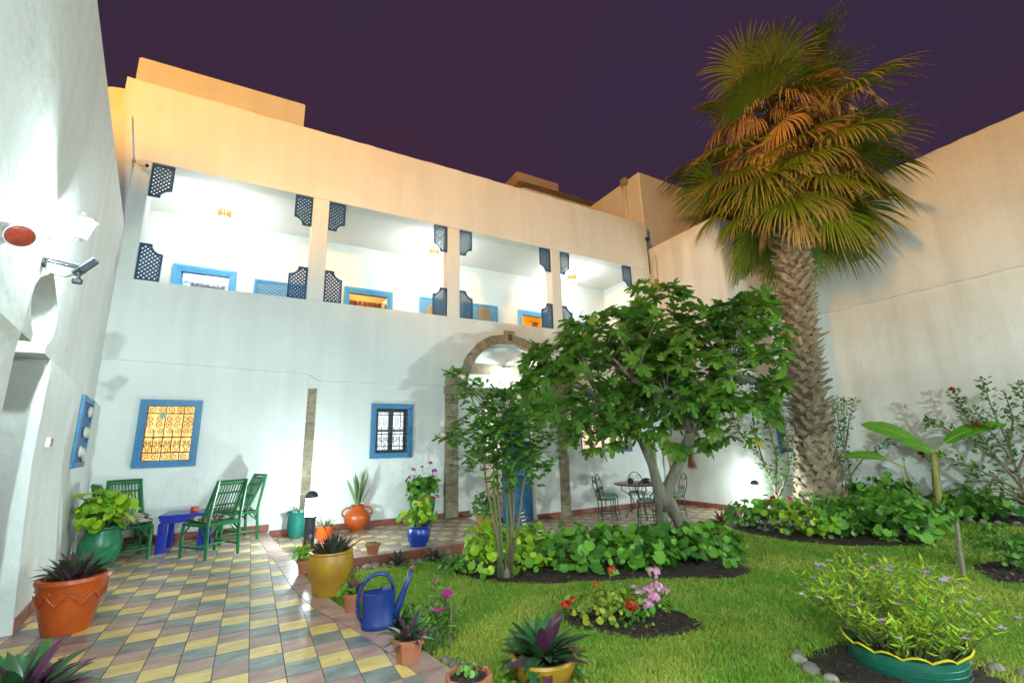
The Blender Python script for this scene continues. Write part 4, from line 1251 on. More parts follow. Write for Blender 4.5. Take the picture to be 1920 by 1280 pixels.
def cushion_mesh(w, d, h, mat_, name='seat_cushion', rnd=False):
    mb = MB(); vs = []; N = 12
    for s_ in (1, -1):
        for j in range(N+1):
            for i in range(N+1):
                u, v = -1+2*i/N, -1+2*j/N
                if rnd:
                    uu, vv = u*math.sqrt(1-v*v/2), v*math.sqrt(1-u*u/2); e = min(1, uu*uu+vv*vv)**2
                else: uu, vv = u, v; e = max(abs(u), abs(v))**4
                vs.append((uu*w, vv*d, h/2 + s_*h/2*math.sqrt(max(0, 1-e)) + .006*math.sin(u*3+v*2)))
    k = (N+1)**2
    fs = []
    for j in range(N):
        for i in range(N):
            a = j*(N+1)+i
            fs += [(a, a+1, a+N+2, a+N+1), (k+a, k+a+N+1, k+a+N+2, k+a+1)]
    mb.add(vs, fs)
    return mb.build(name, mat_, smooth=True)
ch0 = cane_chair()
CH = [((-.39, 7.74), (-.57, .82), 'green cane chair seen from behind, in front of the low blue table', 'floral cushion on the cane chair seen from behind'),
      ((-.16, 8.74), (-.92, -.39), 'green cane chair by the wall, casting a shadow beside the step edge', 'floral cushion on the cane chair nearest the step edge'),
      ((-1.40, 8.12), (.93, .36), 'green cane chair half hidden behind the lime geranium urn', 'floral cushion on the chair behind the geranium urn'),
      ((-1.50, 8.80), (.40, -.92), 'green cane chair in the corner between the side wall and the grille window', 'floral cushion on the chair in the corner')]
for k, ((x, y), (dx, dy), la, lc) in enumerate(CH):
    o = ch0 if k == 0 else copy_tree(ch0)
    o.location = (x, y, 0.001); o.rotation_euler = (0, 0, fdir(dx, dy))
    tag(o, la, 'chair', 'green cane chairs')
    if k == 0: cu0 = cushion_mesh(.22, .22, .065, M_CUSH); cu = cu0
    else: cu = cu0.copy(); link(cu)
    cu.location = (x + dx*.03, y + dy*.03, .437); cu.rotation_euler = (0, 0, fdir(dx, dy)+k*.9*0)
    tag(cu, lc, 'cushion', 'floral seat cushions')
M_TBL = mat('ultramarine_paint', (.008, .028, .36), .3, var=.15, spec=.6)
t = root('low_table', (-.74, 8.50, 0.001), R(-4), 'low ultramarine blue table with stepped legs between the cane chairs', 'table')
MB().cbox(-.30, .30, -.30, .30, .46, .50, .006).build('tabletop', M_TBL, t)
for z0, q in ((.42, .285), (.385, .27)): MB().cbox(-q, q, -q, q, z0, z0+.04-.004+.003, .004).build('apron', M_TBL, t)
for sx in (-1, 1):
    for sy in (-1, 1):
        mb = MB()
        for a_, b_ in ((.0, .035), (.035, .07), (.07, .105)):
            i_ = .29 - a_; q = .29 - b_
            mb.cbox(*sorted((sx*i_, sx*(q-.002))), *sorted((sy*(.29-a_*.35), sy*(.17))), 0, .39, .004)
        mb.build('leg', M_TBL, t)
t = root('ashtray', (-.66, 8.42, .502), 0, 'small orange clay bowl on the blue table', 'bowl')
MB().lathe([(0, 0), (.045, 0), (.06, .02), (.055, .045), (.03, .055), (.022, .05), (.03, .03), (0, .012)], 16).build('bowl', M_ORANGE, t, smooth=35)
mb = MB()
for k in range(7):
    a = 2*math.pi*k/7; mb.blob((.04*math.cos(a), .04*math.sin(a), .055), .014, .012, .018, 6, 4, .1)
mb.build('crown_rim', M_ORANGE, t, smooth=True)

# ================================================================== wrought iron set on the lower terrace
def iron_chair():
    t = root('iron_chair')
    r = .009
    def T(name, pts, rr=r, cl=False): return MB().tube(pts, rr, 6, closed=cl).build(name, M_IRON, t, smooth=True)
    T('seat_ring', [(.2*math.cos(a), .2*math.sin(a), .43) for a in [2*math.pi*i/20 for i in range(20)]], r, True)
    for a in (45, 135, 225, 315):
        c, s_ = math.cos(R(a)), math.sin(R(a))
        T('leg', [(.2*c, .2*s_, .43), (.215*c, .215*s_, .40), (.205*c, .205*s_, .2), (.235*c, .235*s_, 0)])
    T('foot_ring', [(.2*math.cos(a), .2*math.sin(a), .15) for a in [2*math.pi*i/20 for i in range(20)]], .006, True)
    hoop = []
    for i in range(21):
        u = math.pi*i/20
        x, z = .185*math.cos(u), .66 + .26*math.sin(u)
        hoop.append((x, .17 + (z-.43)*.22, z))
    T('back_hoop', [(.12, .16, .43)] + hoop + [(-.12, .16, .43)], .010)
    for s_ in (-1, 1):
        for (cx, cz, rr, a0) in ((.075, .80, .065, 0), (.055, .62, .05, math.pi)):
            T('scroll', [(s_*p[0], .165+(p[2]-.43)*.22, p[2]) for p in spiral((cx, cz), rr, 1.4, a0, 1, 16)], .006)
        T('back_rod', [(s_*.05, .16, .43), (s_*.085, .19, .57), (s_*.14, .21, .68)], .006)
    T('back_rod', [(0, .16, .43), (0, .22, .70)], .006)
    return t
M_TEAL = mat('teal_print', (.02, .24, .24), .8, col2=(.30, .42, .16), scale=16)
TC = (7.72, 8.0, -.329)
t = root('round_table', TC, .3, 'round brown topped garden table on scrolled iron legs behind the fig trunk', 'table')
M_TTOP = mat('brown_mosaic', (.30, .17, .10), .4, col2=(.17, .10, .07), scale=14)
MB().lathe([(0, .715), (.55, .715), (.56, .72), (.56, .745), (.55, .75), (0, .75)], 40).build('tabletop', M_TTOP, t, smooth=30)
MB().tube([(.56*math.cos(a), .56*math.sin(a), .732) for a in [2*math.pi*i/40 for i in range(40)]], .012, 6, closed=True).build('rim', M_IRON, t)
for k in range(4):
    a = math.pi/4 + k*math.pi/2; c, s_ = math.cos(a), math.sin(a)
    MB().tube([(q*c, q*s_, z) for q, z in ((.42, .71), (.42, .60), (.30, .54), (.18, .42), (.15, .28), (.22, .18), (.34, .10), (.36, 0))], .011, 6).build('leg', M_IRON, t, smooth=True)
ic0 = iron_chair()
IC = [(100+20, .74, 'iron chair with teal cushion, farther of the overlapping pair at the round table', 'teal cushion on the farther of the paired iron chairs'),
      (158, .80, 'iron chair with teal cushion, nearer of the pair overlapping at the round table', 'teal cushion on the nearer of the paired iron chairs'),
      (52, .80, 'iron chair whose round back shows above the far rim of the round table', 'teal cushion on the iron chair across the table'),
      (234, .72, 'iron chair standing in front of the round table with its back to the lawn', 'teal cushion on the iron chair in front of the table'),
      (338, .80, 'iron chair mostly hidden behind the right limb of the fig tree', 'teal cushion on the chair behind the fig limb')]
for k, (ang, d_, la, lc) in enumerate(IC):
    o = ic0 if k == 0 else copy_tree(ic0)
    dx, dy = math.cos(R(ang)), math.sin(R(ang))
    o.location = (TC[0]+dx*d_, TC[1]+dy*d_, -.329); o.rotation_euler = (0, 0, fdir(-dx, -dy))
    tag(o, la, 'chair', 'wrought iron chairs')
    if k == 0: c0 = cushion_mesh(.195, .195, .06, M_TEAL, 'round_cushion', True); cu = c0
    else: cu = c0.copy(); link(cu)
    cu.location = (o.location.x, o.location.y, -.329+.44); cu.rotation_euler = (0, 0, ang)
    tag(cu, lc, 'cushion', 'teal chair cushions')
t = root('tea_pot', (TC[0]-.32, TC[1]-.05, .421), 0, 'dark pot on the near side of the round table', 'pot')
MB().lathe([(0, 0), (.05, 0), (.065, .05), (.05, .10), (.02, .12), (.02, .14), (0, .145)], 14).build('body', M_IRON, t, smooth=True)
MB().tube([(.06, 0, .04), (.10, 0, .09), (.11, 0, .11)], .01, 6).build('spout', M_IRON, t)
t = root('fruit_dish', (TC[0]+.05, TC[1]-.15, .421), 0, 'dark lidded dish on a brown plate in the middle of the round table', 'dish')
MB().lathe([(0, 0), (.10, 0), (.14, .015), (.10, .01), (0, .008)], 18).build('plate', M_TERRA, t, smooth=35)
MB().lathe([(0, .012), (.07, .012), (.085, .05), (.06, .085), (.0, .10)], 14).build('lid', M_IRON, t, smooth=True)

# ================================================================== pots
def pot(t, prof, m, soil=True, n=32, rim=None):
    """turned pot; prof outer (r,z) bottom to lip, inner wall added"""
    lip = prof[-1]
    th = .02
    inn = [(lip[0]-th, lip[1]-.002), (lip[0]-th-.004, lip[1]-.05)]
    p = MB().lathe([(0, 0.0)] + prof + inn + [(0, lip[1]-.052)], n).build('pot', m, t, smooth=40)
    if soil:
        MB().lathe([(lip[0]-th-.004, lip[1]-.045), (lip[0]*.5, lip[1]-.025), (0, lip[1]-.02)], n).build('soil', M_SOIL, t, smooth=True)
    return p
def octpot(t, r0, r1, h, m=M_TERRA):
    mb = MB()
    mb.lathe([(0, 0), (r0, 0), (r1*.93, h*.72), (r1*.95, h*.74), (r1*1.06, h*.76), (r1*1.08, h*.98), (r1*1.05, h), (r1*.93, h), (r1*.9, h*.85), (0, h*.85)], 8)
    mb.build('pot', m, t)
    MB().lathe([(r1*.9, h*.86), (0, h*.9)], 8).build('soil', M_SOIL, t)

def strap_mesh(L, Wd, curl, rnd, fold=.25, n=7, m=L_RHO, name='leaf', tipw=.0):
    V, F, tt = [], [], []
    for i in range(n+1):
        u = i/n
        w_ = Wd*(math.sin(math.pi*min(1, .16+u*.84))**.75) * (1 if u < .99 else .02)
        ang = curl*u
        y = L*u*math.cos(ang*.6); z = -L*u*math.sin(ang*.6)
        V += [(-w_, y, z + fold*w_), (0, y, z), (w_, y, z + fold*w_)]
        tt += [u, u, u]
    for i in range(n):
        a = 3*i
        F += [(a, a+1, a+4, a+3), (a+1, a+2, a+5, a+4)]
    me_o = mesh_np(name, np.array(V), np.array(F), m, None, {'rnd': np.full(len(V), rnd), 't': np.array(tt)}, smooth=True)
    me = me_o.data
    bpy.data.objects.remove(me_o)
    return me
RHO = [strap_mesh(.26, .026, c, r_) for c, r_ in ((.35, .0), (.7, .12), (.5, .9), (.2, .65), (.9, .3))]
RHOL = [strap_mesh(.26, .034, c, r_) for c, r_ in ((.35, .0), (.6, .05), (.4, 1.0), (.2, .8), (.75, .2))]
SEMP = [strap_mesh(.26, .022, c, r_, m=leafmat('dusky_leaf', (.035, .055, .030), (.075, .055, .045), rough=.4, trans=.05)) for c, r_ in ((.2, .0), (.35, .5), (.1, .9))]
AGAV = [strap_mesh(.26, .026, c, r_, m=leafmat('pale_leaf', (.24, .30, .17), (.40, .33, .34), rough=.5, trans=.1)) for c, r_ in ((.2, .0), (.5, .5), (.1, .9))]
SANS = [strap_mesh(.26, .012, c, r_, fold=.5, m=leafmat('sansevieria_leaf', (.07, .13, .05), (.19, .25, .12), tip=(.24, .26, .10), rough=.45, trans=.05, tipstart=.85)) for c, r_ in ((.02, .1), (.06, .6), (.1, 1.0))]
def rosette(t, meshes, n, z, size, spread=.0, emin=18, emax=82, rng=None, name='leaf', pw=.8):
    rng = rng or RNG
    for k in range(n):
        u = (k+.5)/n
        ph = k*2.39996 + rng.uniform(-.3, .3)
        el = R(emax - (emax-emin)*u**pw + rng.uniform(-7, 7))
        o = link(bpy.data.objects.new(name, meshes[rng.randrange(len(meshes))]), t)
        q = spread*math.sqrt(u)*rng.uniform(.3, 1)
        o.location = (q*math.cos(ph), q*math.sin(ph), z)
        o.rotation_euler = (el, rng.uniform(-.3, .3), ph - math.pi/2)
        s_ = size/.26*rng.uniform(.75, 1.15)
        o.scale = (s_, s_, s_)

def geranium(t, z, w, h, n, m=L_GER, size=.07, stems=10, seed=1, flowers=None, fm=None, fz=.1, flat=.75, name='foliage', cx=0, cy=0, fr=.045):
    """bushy geranium: stems, round leaves in layers, optional flower heads"""
    rg = np.random.default_rng(seed); rr = random.Random(seed)
    st_ = MB(); P = []; D = []; S = []; NV = []
    heads = []
    for k in range(stems):
        a = 2*math.pi*k/stems + rr.uniform(-.3, .3); q = rr.uniform(.3, 1)*w*.8
        top = (cx+q*math.cos(a), cy+q*math.sin(a), z + h*(1-.55*(q/w)**2)*rr.uniform(.6, 1))
        midp = (cx+q*.4*math.cos(a), cy+q*.4*math.sin(a), z + (top[2]-z)*.6)
        st_.tube([(cx+.02*math.cos(a), cy+.02*math.sin(a), z-.03), midp, top], [.007, .006, .004], 5, caps=False)
        heads.append(top)
    n = int(n*1.05)
    for k in range(n):
        hd = heads[rr.randrange(len(heads))]
        th = rr.uniform(0, 2*math.pi); d_ = rr.uniform(.0, 1)**.6*w*.55
        p = np.array([hd[0]+d_*math.cos(th), hd[1]+d_*math.sin(th), hd[2] - rr.uniform(-.15, .75)*h*.6])
        p[2] = max(p[2], z + .02)
        rel = np.array([p[0]-cx, p[1]-cy])/max(w, 1e-3)
        nv = np.array([rel[0]*1.25, rel[1]*1.25, .55]) + np.array([rr.gauss(0, .5), rr.gauss(0, .5), rr.gauss(0, .35)])
        nv /= np.linalg.norm(nv)+1e-9
        dv = np.array([rel[0]+rr.gauss(0, .6), rel[1]+rr.gauss(0, .6), -.5])
        dv -= nv*(dv@nv)
        P.append(p); D.append(dv); NV.append(nv)
        S.append(size*rr.uniform(.35, 1.15))
    P = np.array(P); D = np.array(D)
    Mx = frame_np(D, None, np.array(NV))
    st_.build('stems', M_TWIG, t)
    o = scatter(name, GERAN, P, Mx, np.array(S), m, t)
    if flowers:
        for k, (fx, fy, fzz, frr, fmat) in enumerate(flowers):
            flower_head(t, (fx, fy, fzz), frr, fmat, stem_from=(fx*.6, fy*.6, fzz-.12), seed=seed+k)
    return o
def flower_head(t, c, r, m, stem_from=None, n=26, seed=3, name='flower_head', ps=.55):
    rg = np.random.default_rng(seed)
    d = rg.normal(size=(n, 3)); d[:, 2] = np.abs(d[:, 2])*.8 - .25; d /= np.linalg.norm(d, axis=1, keepdims=True)
    P = np.array(c)[None] + d*r*rg.uniform(.75, 1.0, n)[:, None]
    tang = np.cross(d, rg.normal(size=(n, 3)))
    Mx = frame_np(tang, up=(0, 0, 1))
    # petals face outward
    x = np.cross(tang, d); x /= np.linalg.norm(x, axis=1, keepdims=True)+1e-9; y = tang/(np.linalg.norm(tang, axis=1, keepdims=True)+1e-9)
    Mx = np.stack([x, y, d], axis=2)
    f = scatter(name, PETAL5, P, Mx, np.full(n, r*ps*1.6), m, t)
    if stem_from: MB().tube([stem_from, ((stem_from[0]+c[0])/2+.01, (stem_from[1]+c[1])/2, (stem_from[2]+c[2])/2), c], .0035, 4).build('flower_stalk', M_TWIG, f)
    return f

PP = 'potted_plant'
GP = 'potted plants in the court'
# large orange pot with relief
t = root(PP, (-1.17, 5.24, 0.001), 0, 'large orange pot with zigzag relief and dark purple spiky leaves by the archway', 'potted plant', GP)
pot(t, [(.185, 0), (.195, .02), (.22, .10), (.265, .24), (.285, .34), (.295, .365), (.31, .385), (.305, .41), (.285, .415)], M_ORANGE, n=40)
zg = MB(); Z = []
for k in range(61):
    a = 2*math.pi*k/60; ph = (k/60*9) % 1; zz = .22 + .09*abs(2*ph-1)
    rr_ = .222 + (zz-.10)*.32 + .004
    Z.append((rr_*math.cos(a), rr_*math.sin(a), zz))
zg.tube(Z, .008, 5)
for k in range(12):
    a = 2*math.pi*k/12+.1; zg.blob((.286*math.cos(a), .286*math.sin(a), .325), .012, .012, .01, 6, 4, .05)
zg.build('relief', M_ORANGE, t, smooth=True)
rosette(t, RHO, 60, .385, .24, .18, 25, 85); rosette(t, RHO[2:4], 24, .39, .2, .2, 30, 88)
t.scale = (.76, .76, .98)
# green urn with lime geranium
t = root(PP, (-1.52, 7.68, 0.001), 0, 'green glazed urn with a bushy lime green geranium beside the side wall', 'potted plant', GP)
pot(t, [(.12, 0), (.13, .015), (.17, .10), (.21, .22), (.212, .28), (.195, .36), (.17, .42), (.165, .445), (.185, .47), (.18, .485)], M_GREENP)
gr = MB()
for k in range(5): gr.tube([(.209*math.cos(a)*(1-.0*k), .209*math.sin(a), .265) for a in [2*math.pi*i/30 for i in range(30)]], .007, 5, closed=True) if k == 0 else None
for k in range(10):
    a = 2*math.pi*k/10
    gr.tube([((.206-.09*u*u)*math.cos(a+u*.22) * (1.0), (.206-.09*u*u)*math.sin(a+u*.22), .285+.13*u) for u in (0, .25, .5, .75)], .006, 5)
gr.build('relief', M_GREENP, t, smooth=True)
geranium(t, .47, .27, .44, 210, L_LIME, .125, 14, 21)
# rhoeo at the frame's lower edge, on the patio
t = root(PP, (-.90, 3.42, 0.001), 0, 'spiky purple and green plant in a low clay pot, lower corner of the patio', 'potted plant', GP)
pot(t, [(.12, 0), (.14, .06), (.17, .16), (.175, .2)], M_TERRA)
rosette(t, RHOL, 80, .16, .27, .12, 8, 86)
# large ochre pot
t = root(PP, (.76, 5.06, 0.001), 0, 'large ochre yellow pot with dark spiky succulents at the patio edge', 'potted plant', GP)
pot(t, [(.15, 0), (.155, .01), (.165, .10), (.195, .17), (.212, .235), (.212, .30), (.20, .345), (.195, .36), (.205, .372), (.20, .385)], M_OCHRE, n=40)
rosette(t, SEMP, 90, .36, .17, .17, 35, 88, name='leaf', pw=1.1)
# small terracotta, lime plant
t = root(PP, (.62, 6.0, 0.001), 0, 'small clay pot with a lime green plant and tiny pink flowers beside the bollard lamp', 'potted plant', GP)
pot(t, [(.055, 0), (.075, .11), (.085, .112), (.085, .135)], M_TERRA, n=20)
geranium(t, .13, .11, .22, 80, L_LIME, .045, 9, 31, [(.05, 0, .38, .02, L_PINK), (-.04, .03, .36, .018, L_PINK)])
t = root(PP, (.86, 4.42, 0.001), 0, 'clay pot with a red leaved rosette behind the blue watering can', 'potted plant', GP)
pot(t, [(.06, 0), (.08, .12), (.09, .122), (.09, .145)], M_TERRA, n=20)
geranium(t, .14, .09, .07, 40, L_GER, .05, 6, 32)
rosette(t, [strap_mesh(.26, .03, .3, 0, m=leafmat('ruby_leaf', (.16, .04, .05), (.25, .10, .09), trans=.1))], 22, .15, .12, .05, 30, 85)
# octagonal pots
t = root(PP, (1.0, 3.25, 0.001), 0, 'octagonal clay pot with tricolour purple leaves on the patio border', 'potted plant', GP)
octpot(t, .075, .10, .14)
rosette(t, RHOL, 22, .12, .19, .03, 5, 85); rosette(t, AGAV, 6, .12, .17, .03, 25, 70)
t = root(PP, (1.12, 2.56, 0.001), .2, 'octagonal clay pot with small green sprigs at the lower edge of the picture', 'potted plant', GP)
octpot(t, .085, .12, .15)
geranium(t, .13, .07, .09, 30, L_ROSE, .035, 6, 33)
t = root(PP, (1.60, 6.98, -.099), .1, 'small octagonal clay pot with low succulents on the terrace edge', 'potted plant', GP)
octpot(t, .07, .105, .14)
geranium(t, .115, .08, .03, 24, L_GER, .03, 6, 34)
# ochre bowl low in the lawn corner
t = root(PP, (1.86, 2.98, zl(1.86)), 0, 'ochre bowl with big green and purple sword leaves at the lower edge of the lawn', 'potted plant', GP)
pot(t, [(.13, 0), (.18, .05), (.215, .12), (.225, .17), (.215, .185)], M_OCHRE)
rosette(t, RHOL, 46, .15, .30, .10, 4, 86); rosette(t, RHOL[:2], 14, .15, .27, .08, 10, 75)
# two-handled jar with sansevieria
t = root(PP, (1.76, 9.0, -.099), 0, 'round orange jar with two handles holding tall sansevieria against the wall', 'potted plant', GP)
pot(t, [(.10, 0), (.13, .03), (.205, .13), (.232, .22), (.20, .31), (.12, .365), (.10, .39), (.115, .43), (.12, .44)], M_ORANGE)
for s_ in (-1, 1): MB().tube([(s_*q, 0, z) for q, z in ((.115, .40), (.19, .40), (.255, .36), (.262, .30), (.225, .26))], .018, 8).build('handle', M_ORANGE, t, smooth=True)
rosette(t, SANS, 17, .42, .62, .06, 62, 88, name='leaf')
# blue pot
t = root(PP, (2.30, 7.10, -.099), 0, 'cobalt blue pot with a light green geranium near the terrace edge', 'potted plant', GP)
pot(t, [(.115, 0), (.12, .02), (.145, .06), (.17, .13), (.172, .19), (.155, .235), (.15, .25), (.168, .275), (.163, .285)], M_BLUEP)
geranium(t, .27, .24, .40, 120, L_LIME, .10, 11, 41)
# green pot with orange rim, pink flowers
t = root(PP, (2.93, 8.86, -.099), 0, 'tall green pot with an orange rim and a pink flowering geranium beside the stone column', 'potted plant', GP)
pot(t, [(.15, 0), (.19, .12), (.235, .33), (.245, .45), (.24, .47)], M_GREENP)
MB().tube([(.245*math.cos(a), .245*math.sin(a), .475) for a in [2*math.pi*i/32 for i in range(32)]], .018, 6, closed=True).build('rim', M_ORANGE, t, smooth=True)
geranium(t, .47, .34, .50, 170, L_GER, .11, 13, 42, [(-.22, -.1, 1.02, .04, L_MAGENTA), (.1, -.12, 1.12, .045, L_MAGENTA), (.16, -.2, .98, .05, L_MAGENTA), (-.05, -.1, 1.06, .03, L_MAGENTA), (-.3, -.1, .88, .03, L_MAGENTA), (.0, -.33, .52, .05, L_PINK)])
# teal pot, orange pot behind lamp, ochre pot by the arch
t = root(PP, (.78, 8.97, -.099), 0, 'sea green pot with a small pale plant partly behind the bollard lamp', 'potted plant', GP)
pot(t, [(.11, 0), (.12, .02), (.155, .12), (.165, .24), (.155, .34), (.17, .385), (.195, .41), (.19, .42)], M_GREENP2)
geranium(t, .40, .10, .10, 26, leafmat('sage_leaf', (.16, .24, .17), (.25, .33, .24)), .06, 6, 43)
t = root(PP, (1.14, 8.36, -.099), 0, 'orange ribbed pot with pale pointed leaves right behind the bollard lamp', 'potted plant', GP)
pot(t, [(.11, 0), (.115, .03), (.125, .10), (.135, .17), (.155, .215), (.16, .235)], M_ORANGE)
rosette(t, AGAV, 34, .21, .19, .08, 20, 85)
t = root(PP, (3.52, 7.30, -.099), 0, 'ochre pot with a leafy green plant on the terrace corner before the arch', 'potted plant', GP)
pot(t, [(.115, 0), (.135, .13), (.15, .17), (.145, .18), (.16, .26), (.172, .30), (.168, .315)], M_OCHRE)
MB().tube([(-.02, -.160, .22), (.05, -.175, .25), (.10, -.158, .235)], .014, 6).build('handle', mat('pale_clay', (.6, .5, .28), .5), t, smooth=True)
geranium(t, .30, .26, .42, 110, L_ROSE, .095, 11, 44)
# clay feeding dishes along the skirting
for k, (x, y, z, la) in enumerate(((4.0, 9.17, -.099, 'oval clay dish with pebbles at the foot of the arch column'), (6.15, 9.12, -.329, 'oval clay dish with pebbles on the lower terrace beside the door'))):
    t = root('clay_dish', (x, y, z), 0, la, 'dish', 'clay dishes along the wall')
    MB().lathe([(0, 0), (.09, 0), (.12, .04), (.125, .06), (.105, .055), (.09, .03), (0, .025)], 20, sy=.6).build('dish', M_TERRA, t, smooth=35)
    mb = MB()
    for q in range(14): mb.blob((RNG.uniform(-.07, .07), RNG.uniform(-.035, .035), .045), .014, .012, .01, 6, 4, .1)
    tag(mb.build('pebbles', mat('pale_pebble', (.55, .46, .36), .7), t), kind='stuff')

# watering can
t = root('watering_can', (.96, 3.92, 0.001), R(-14), 'blue plastic watering can on the patio border, spout pointing to the lawn', 'watering can')
def oval(rx, ry, z, n=28, cx=0): return [(cx+rx*math.cos(2*math.pi*i/n)*(1), ry*math.sin(2*math.pi*i/n), z) for i in range(n)]
mb = MB(); n = 28
levels = [(.118, .072, .0), (.124, .078, .008), (.126, .08, .035), (.120, .075, .045), (.122, .077, .22), (.126, .08, .235), (.126, .08, .25), (.120, .075, .255)]
vs = [p for l_ in levels for p in oval(*l_)]
fs = [(i*n+j, i*n+(j+1) % n, (i+1)*n+(j+1) % n, (i+1)*n+j) for i in range(len(levels)-1) for j in range(n)] + [tuple(reversed(range(n)))]
mb.add(vs, fs); mb.build('body', M_CAN, t, smooth=35)
# half lid towards the spout, slightly domed
lid = MB(); lv_ = [(.02, y*.073, .257) for y in (-1, -.5, 0, .5, 1)]
ang = [(-math.pi/2 + math.pi*i/14) for i in range(15)]
ring = [(.119*math.cos(a)*1.0, .074*math.sin(a), .257) for a in ang]; ring2 = [(.02+.09*math.cos(a)*.6, .05*math.sin(a), .275) for a in ang]
lid.add(ring + ring2 + [(.03, 0, .278)], [(i, i+1, 16+i, 15+i) for i in range(14)] + [(15+i, 16+i, 30) for i in range(14)])
lid.build('lid', M_CAN, t, smooth=True)
wt = MB(); wt.add(oval(.115, .07, .17), [tuple(range(28))]); wt.build('inside', M_IRON, t)
MB().tube([(-.118, 0, .05), (-.150, 0, .10), (-.158, 0, .20), (-.135, 0, .30), (-.075, 0, .365), (0, 0, .385), (.06, 0, .365), (.095, 0, .315), (.105, 0, .262)], [.012, .013, .014, .015, .016, .016, .015, .014, .013], 8).build('handle', M_CAN, t, smooth=True)
MB().tube([(.115, 0, .06), (.15, 0, .14), (.20, 0, .27), (.25, 0, .40)], [.034, .03, .022, .014], 10).build('spout', M_CAN, t, smooth=True)
MB().tube([(.25, 0, .40), (.256, 0, .416)], [.017, .016], 10).build('spout_tip', mat('red_plastic', (.4, .04, .03), .4), t)

# mats and zebra striped trough
M_MATB = mat('turquoise_mat', (.01, .24, .38), .9, var=.2, scale=30)
t = root('round_mat', (.95, 7.62, -.098), 0, 'turquoise mat with a pink centre on the terrace below the patio step', 'mat')
MB().lathe([(0, 0), (.30, 0), (.31, .006), (.30, .012), (0, .012)], 30, sx=1, sy=1).build('border', M_MATB, t)
MB().lathe([(0, .013), (.17, .013), (.17, .015), (0, .015)], 24).build('centre', mat('pink_mat', (.55, .28, .26), .9, var=.2, scale=30), t)
t = root('door_mat', (4.75, 8.7, -.328), 0, 'sea green mat in front of the open blue door', 'mat')
MB().cbox(-.45, .45, -.28, .28, 0, .014, .004).build('mat', mat('green_mat', (.02, .36, .25), .9, var=.2, scale=30), t)
t = root('zebra_trough', (4.55, 7.35, -.328), R(-25), 'oval dark planter with a white rim and a zebra striped upright neck', 'planter')
MB().lathe([(0, 0), (.26, 0), (.31, .05), (.335, .12), (.32, .125), (.30, .07), (0, .06)], 30, sy=.62).build('basin', M_IRON, t, smooth=40)
MB().tube([(.33*math.cos(a), .33*.62*math.sin(a), .125) for a in [2*math.pi*i/36 for i in range(36)]], .014, 6, closed=True).build('rim', M_WHITEP, t, smooth=True)
MB().lathe([(.30, .085), (0, .10)], 24, sy=.62).build('soil', M_SOIL, t)
zb = mat('black_stripe', (.02, .015, .015), .6)
for k in range(14):
    u = k/14; u2 = (k+1)/14
    def nk(u): return (-.18-.10*u, -.02, .10+.42*u)
    MB().tube([nk(u), nk(u2)], [.045-.012*u, .045-.012*u2], 10).build('neck_band', zb if k % 2 else M_WHITEP, t, smooth=30)

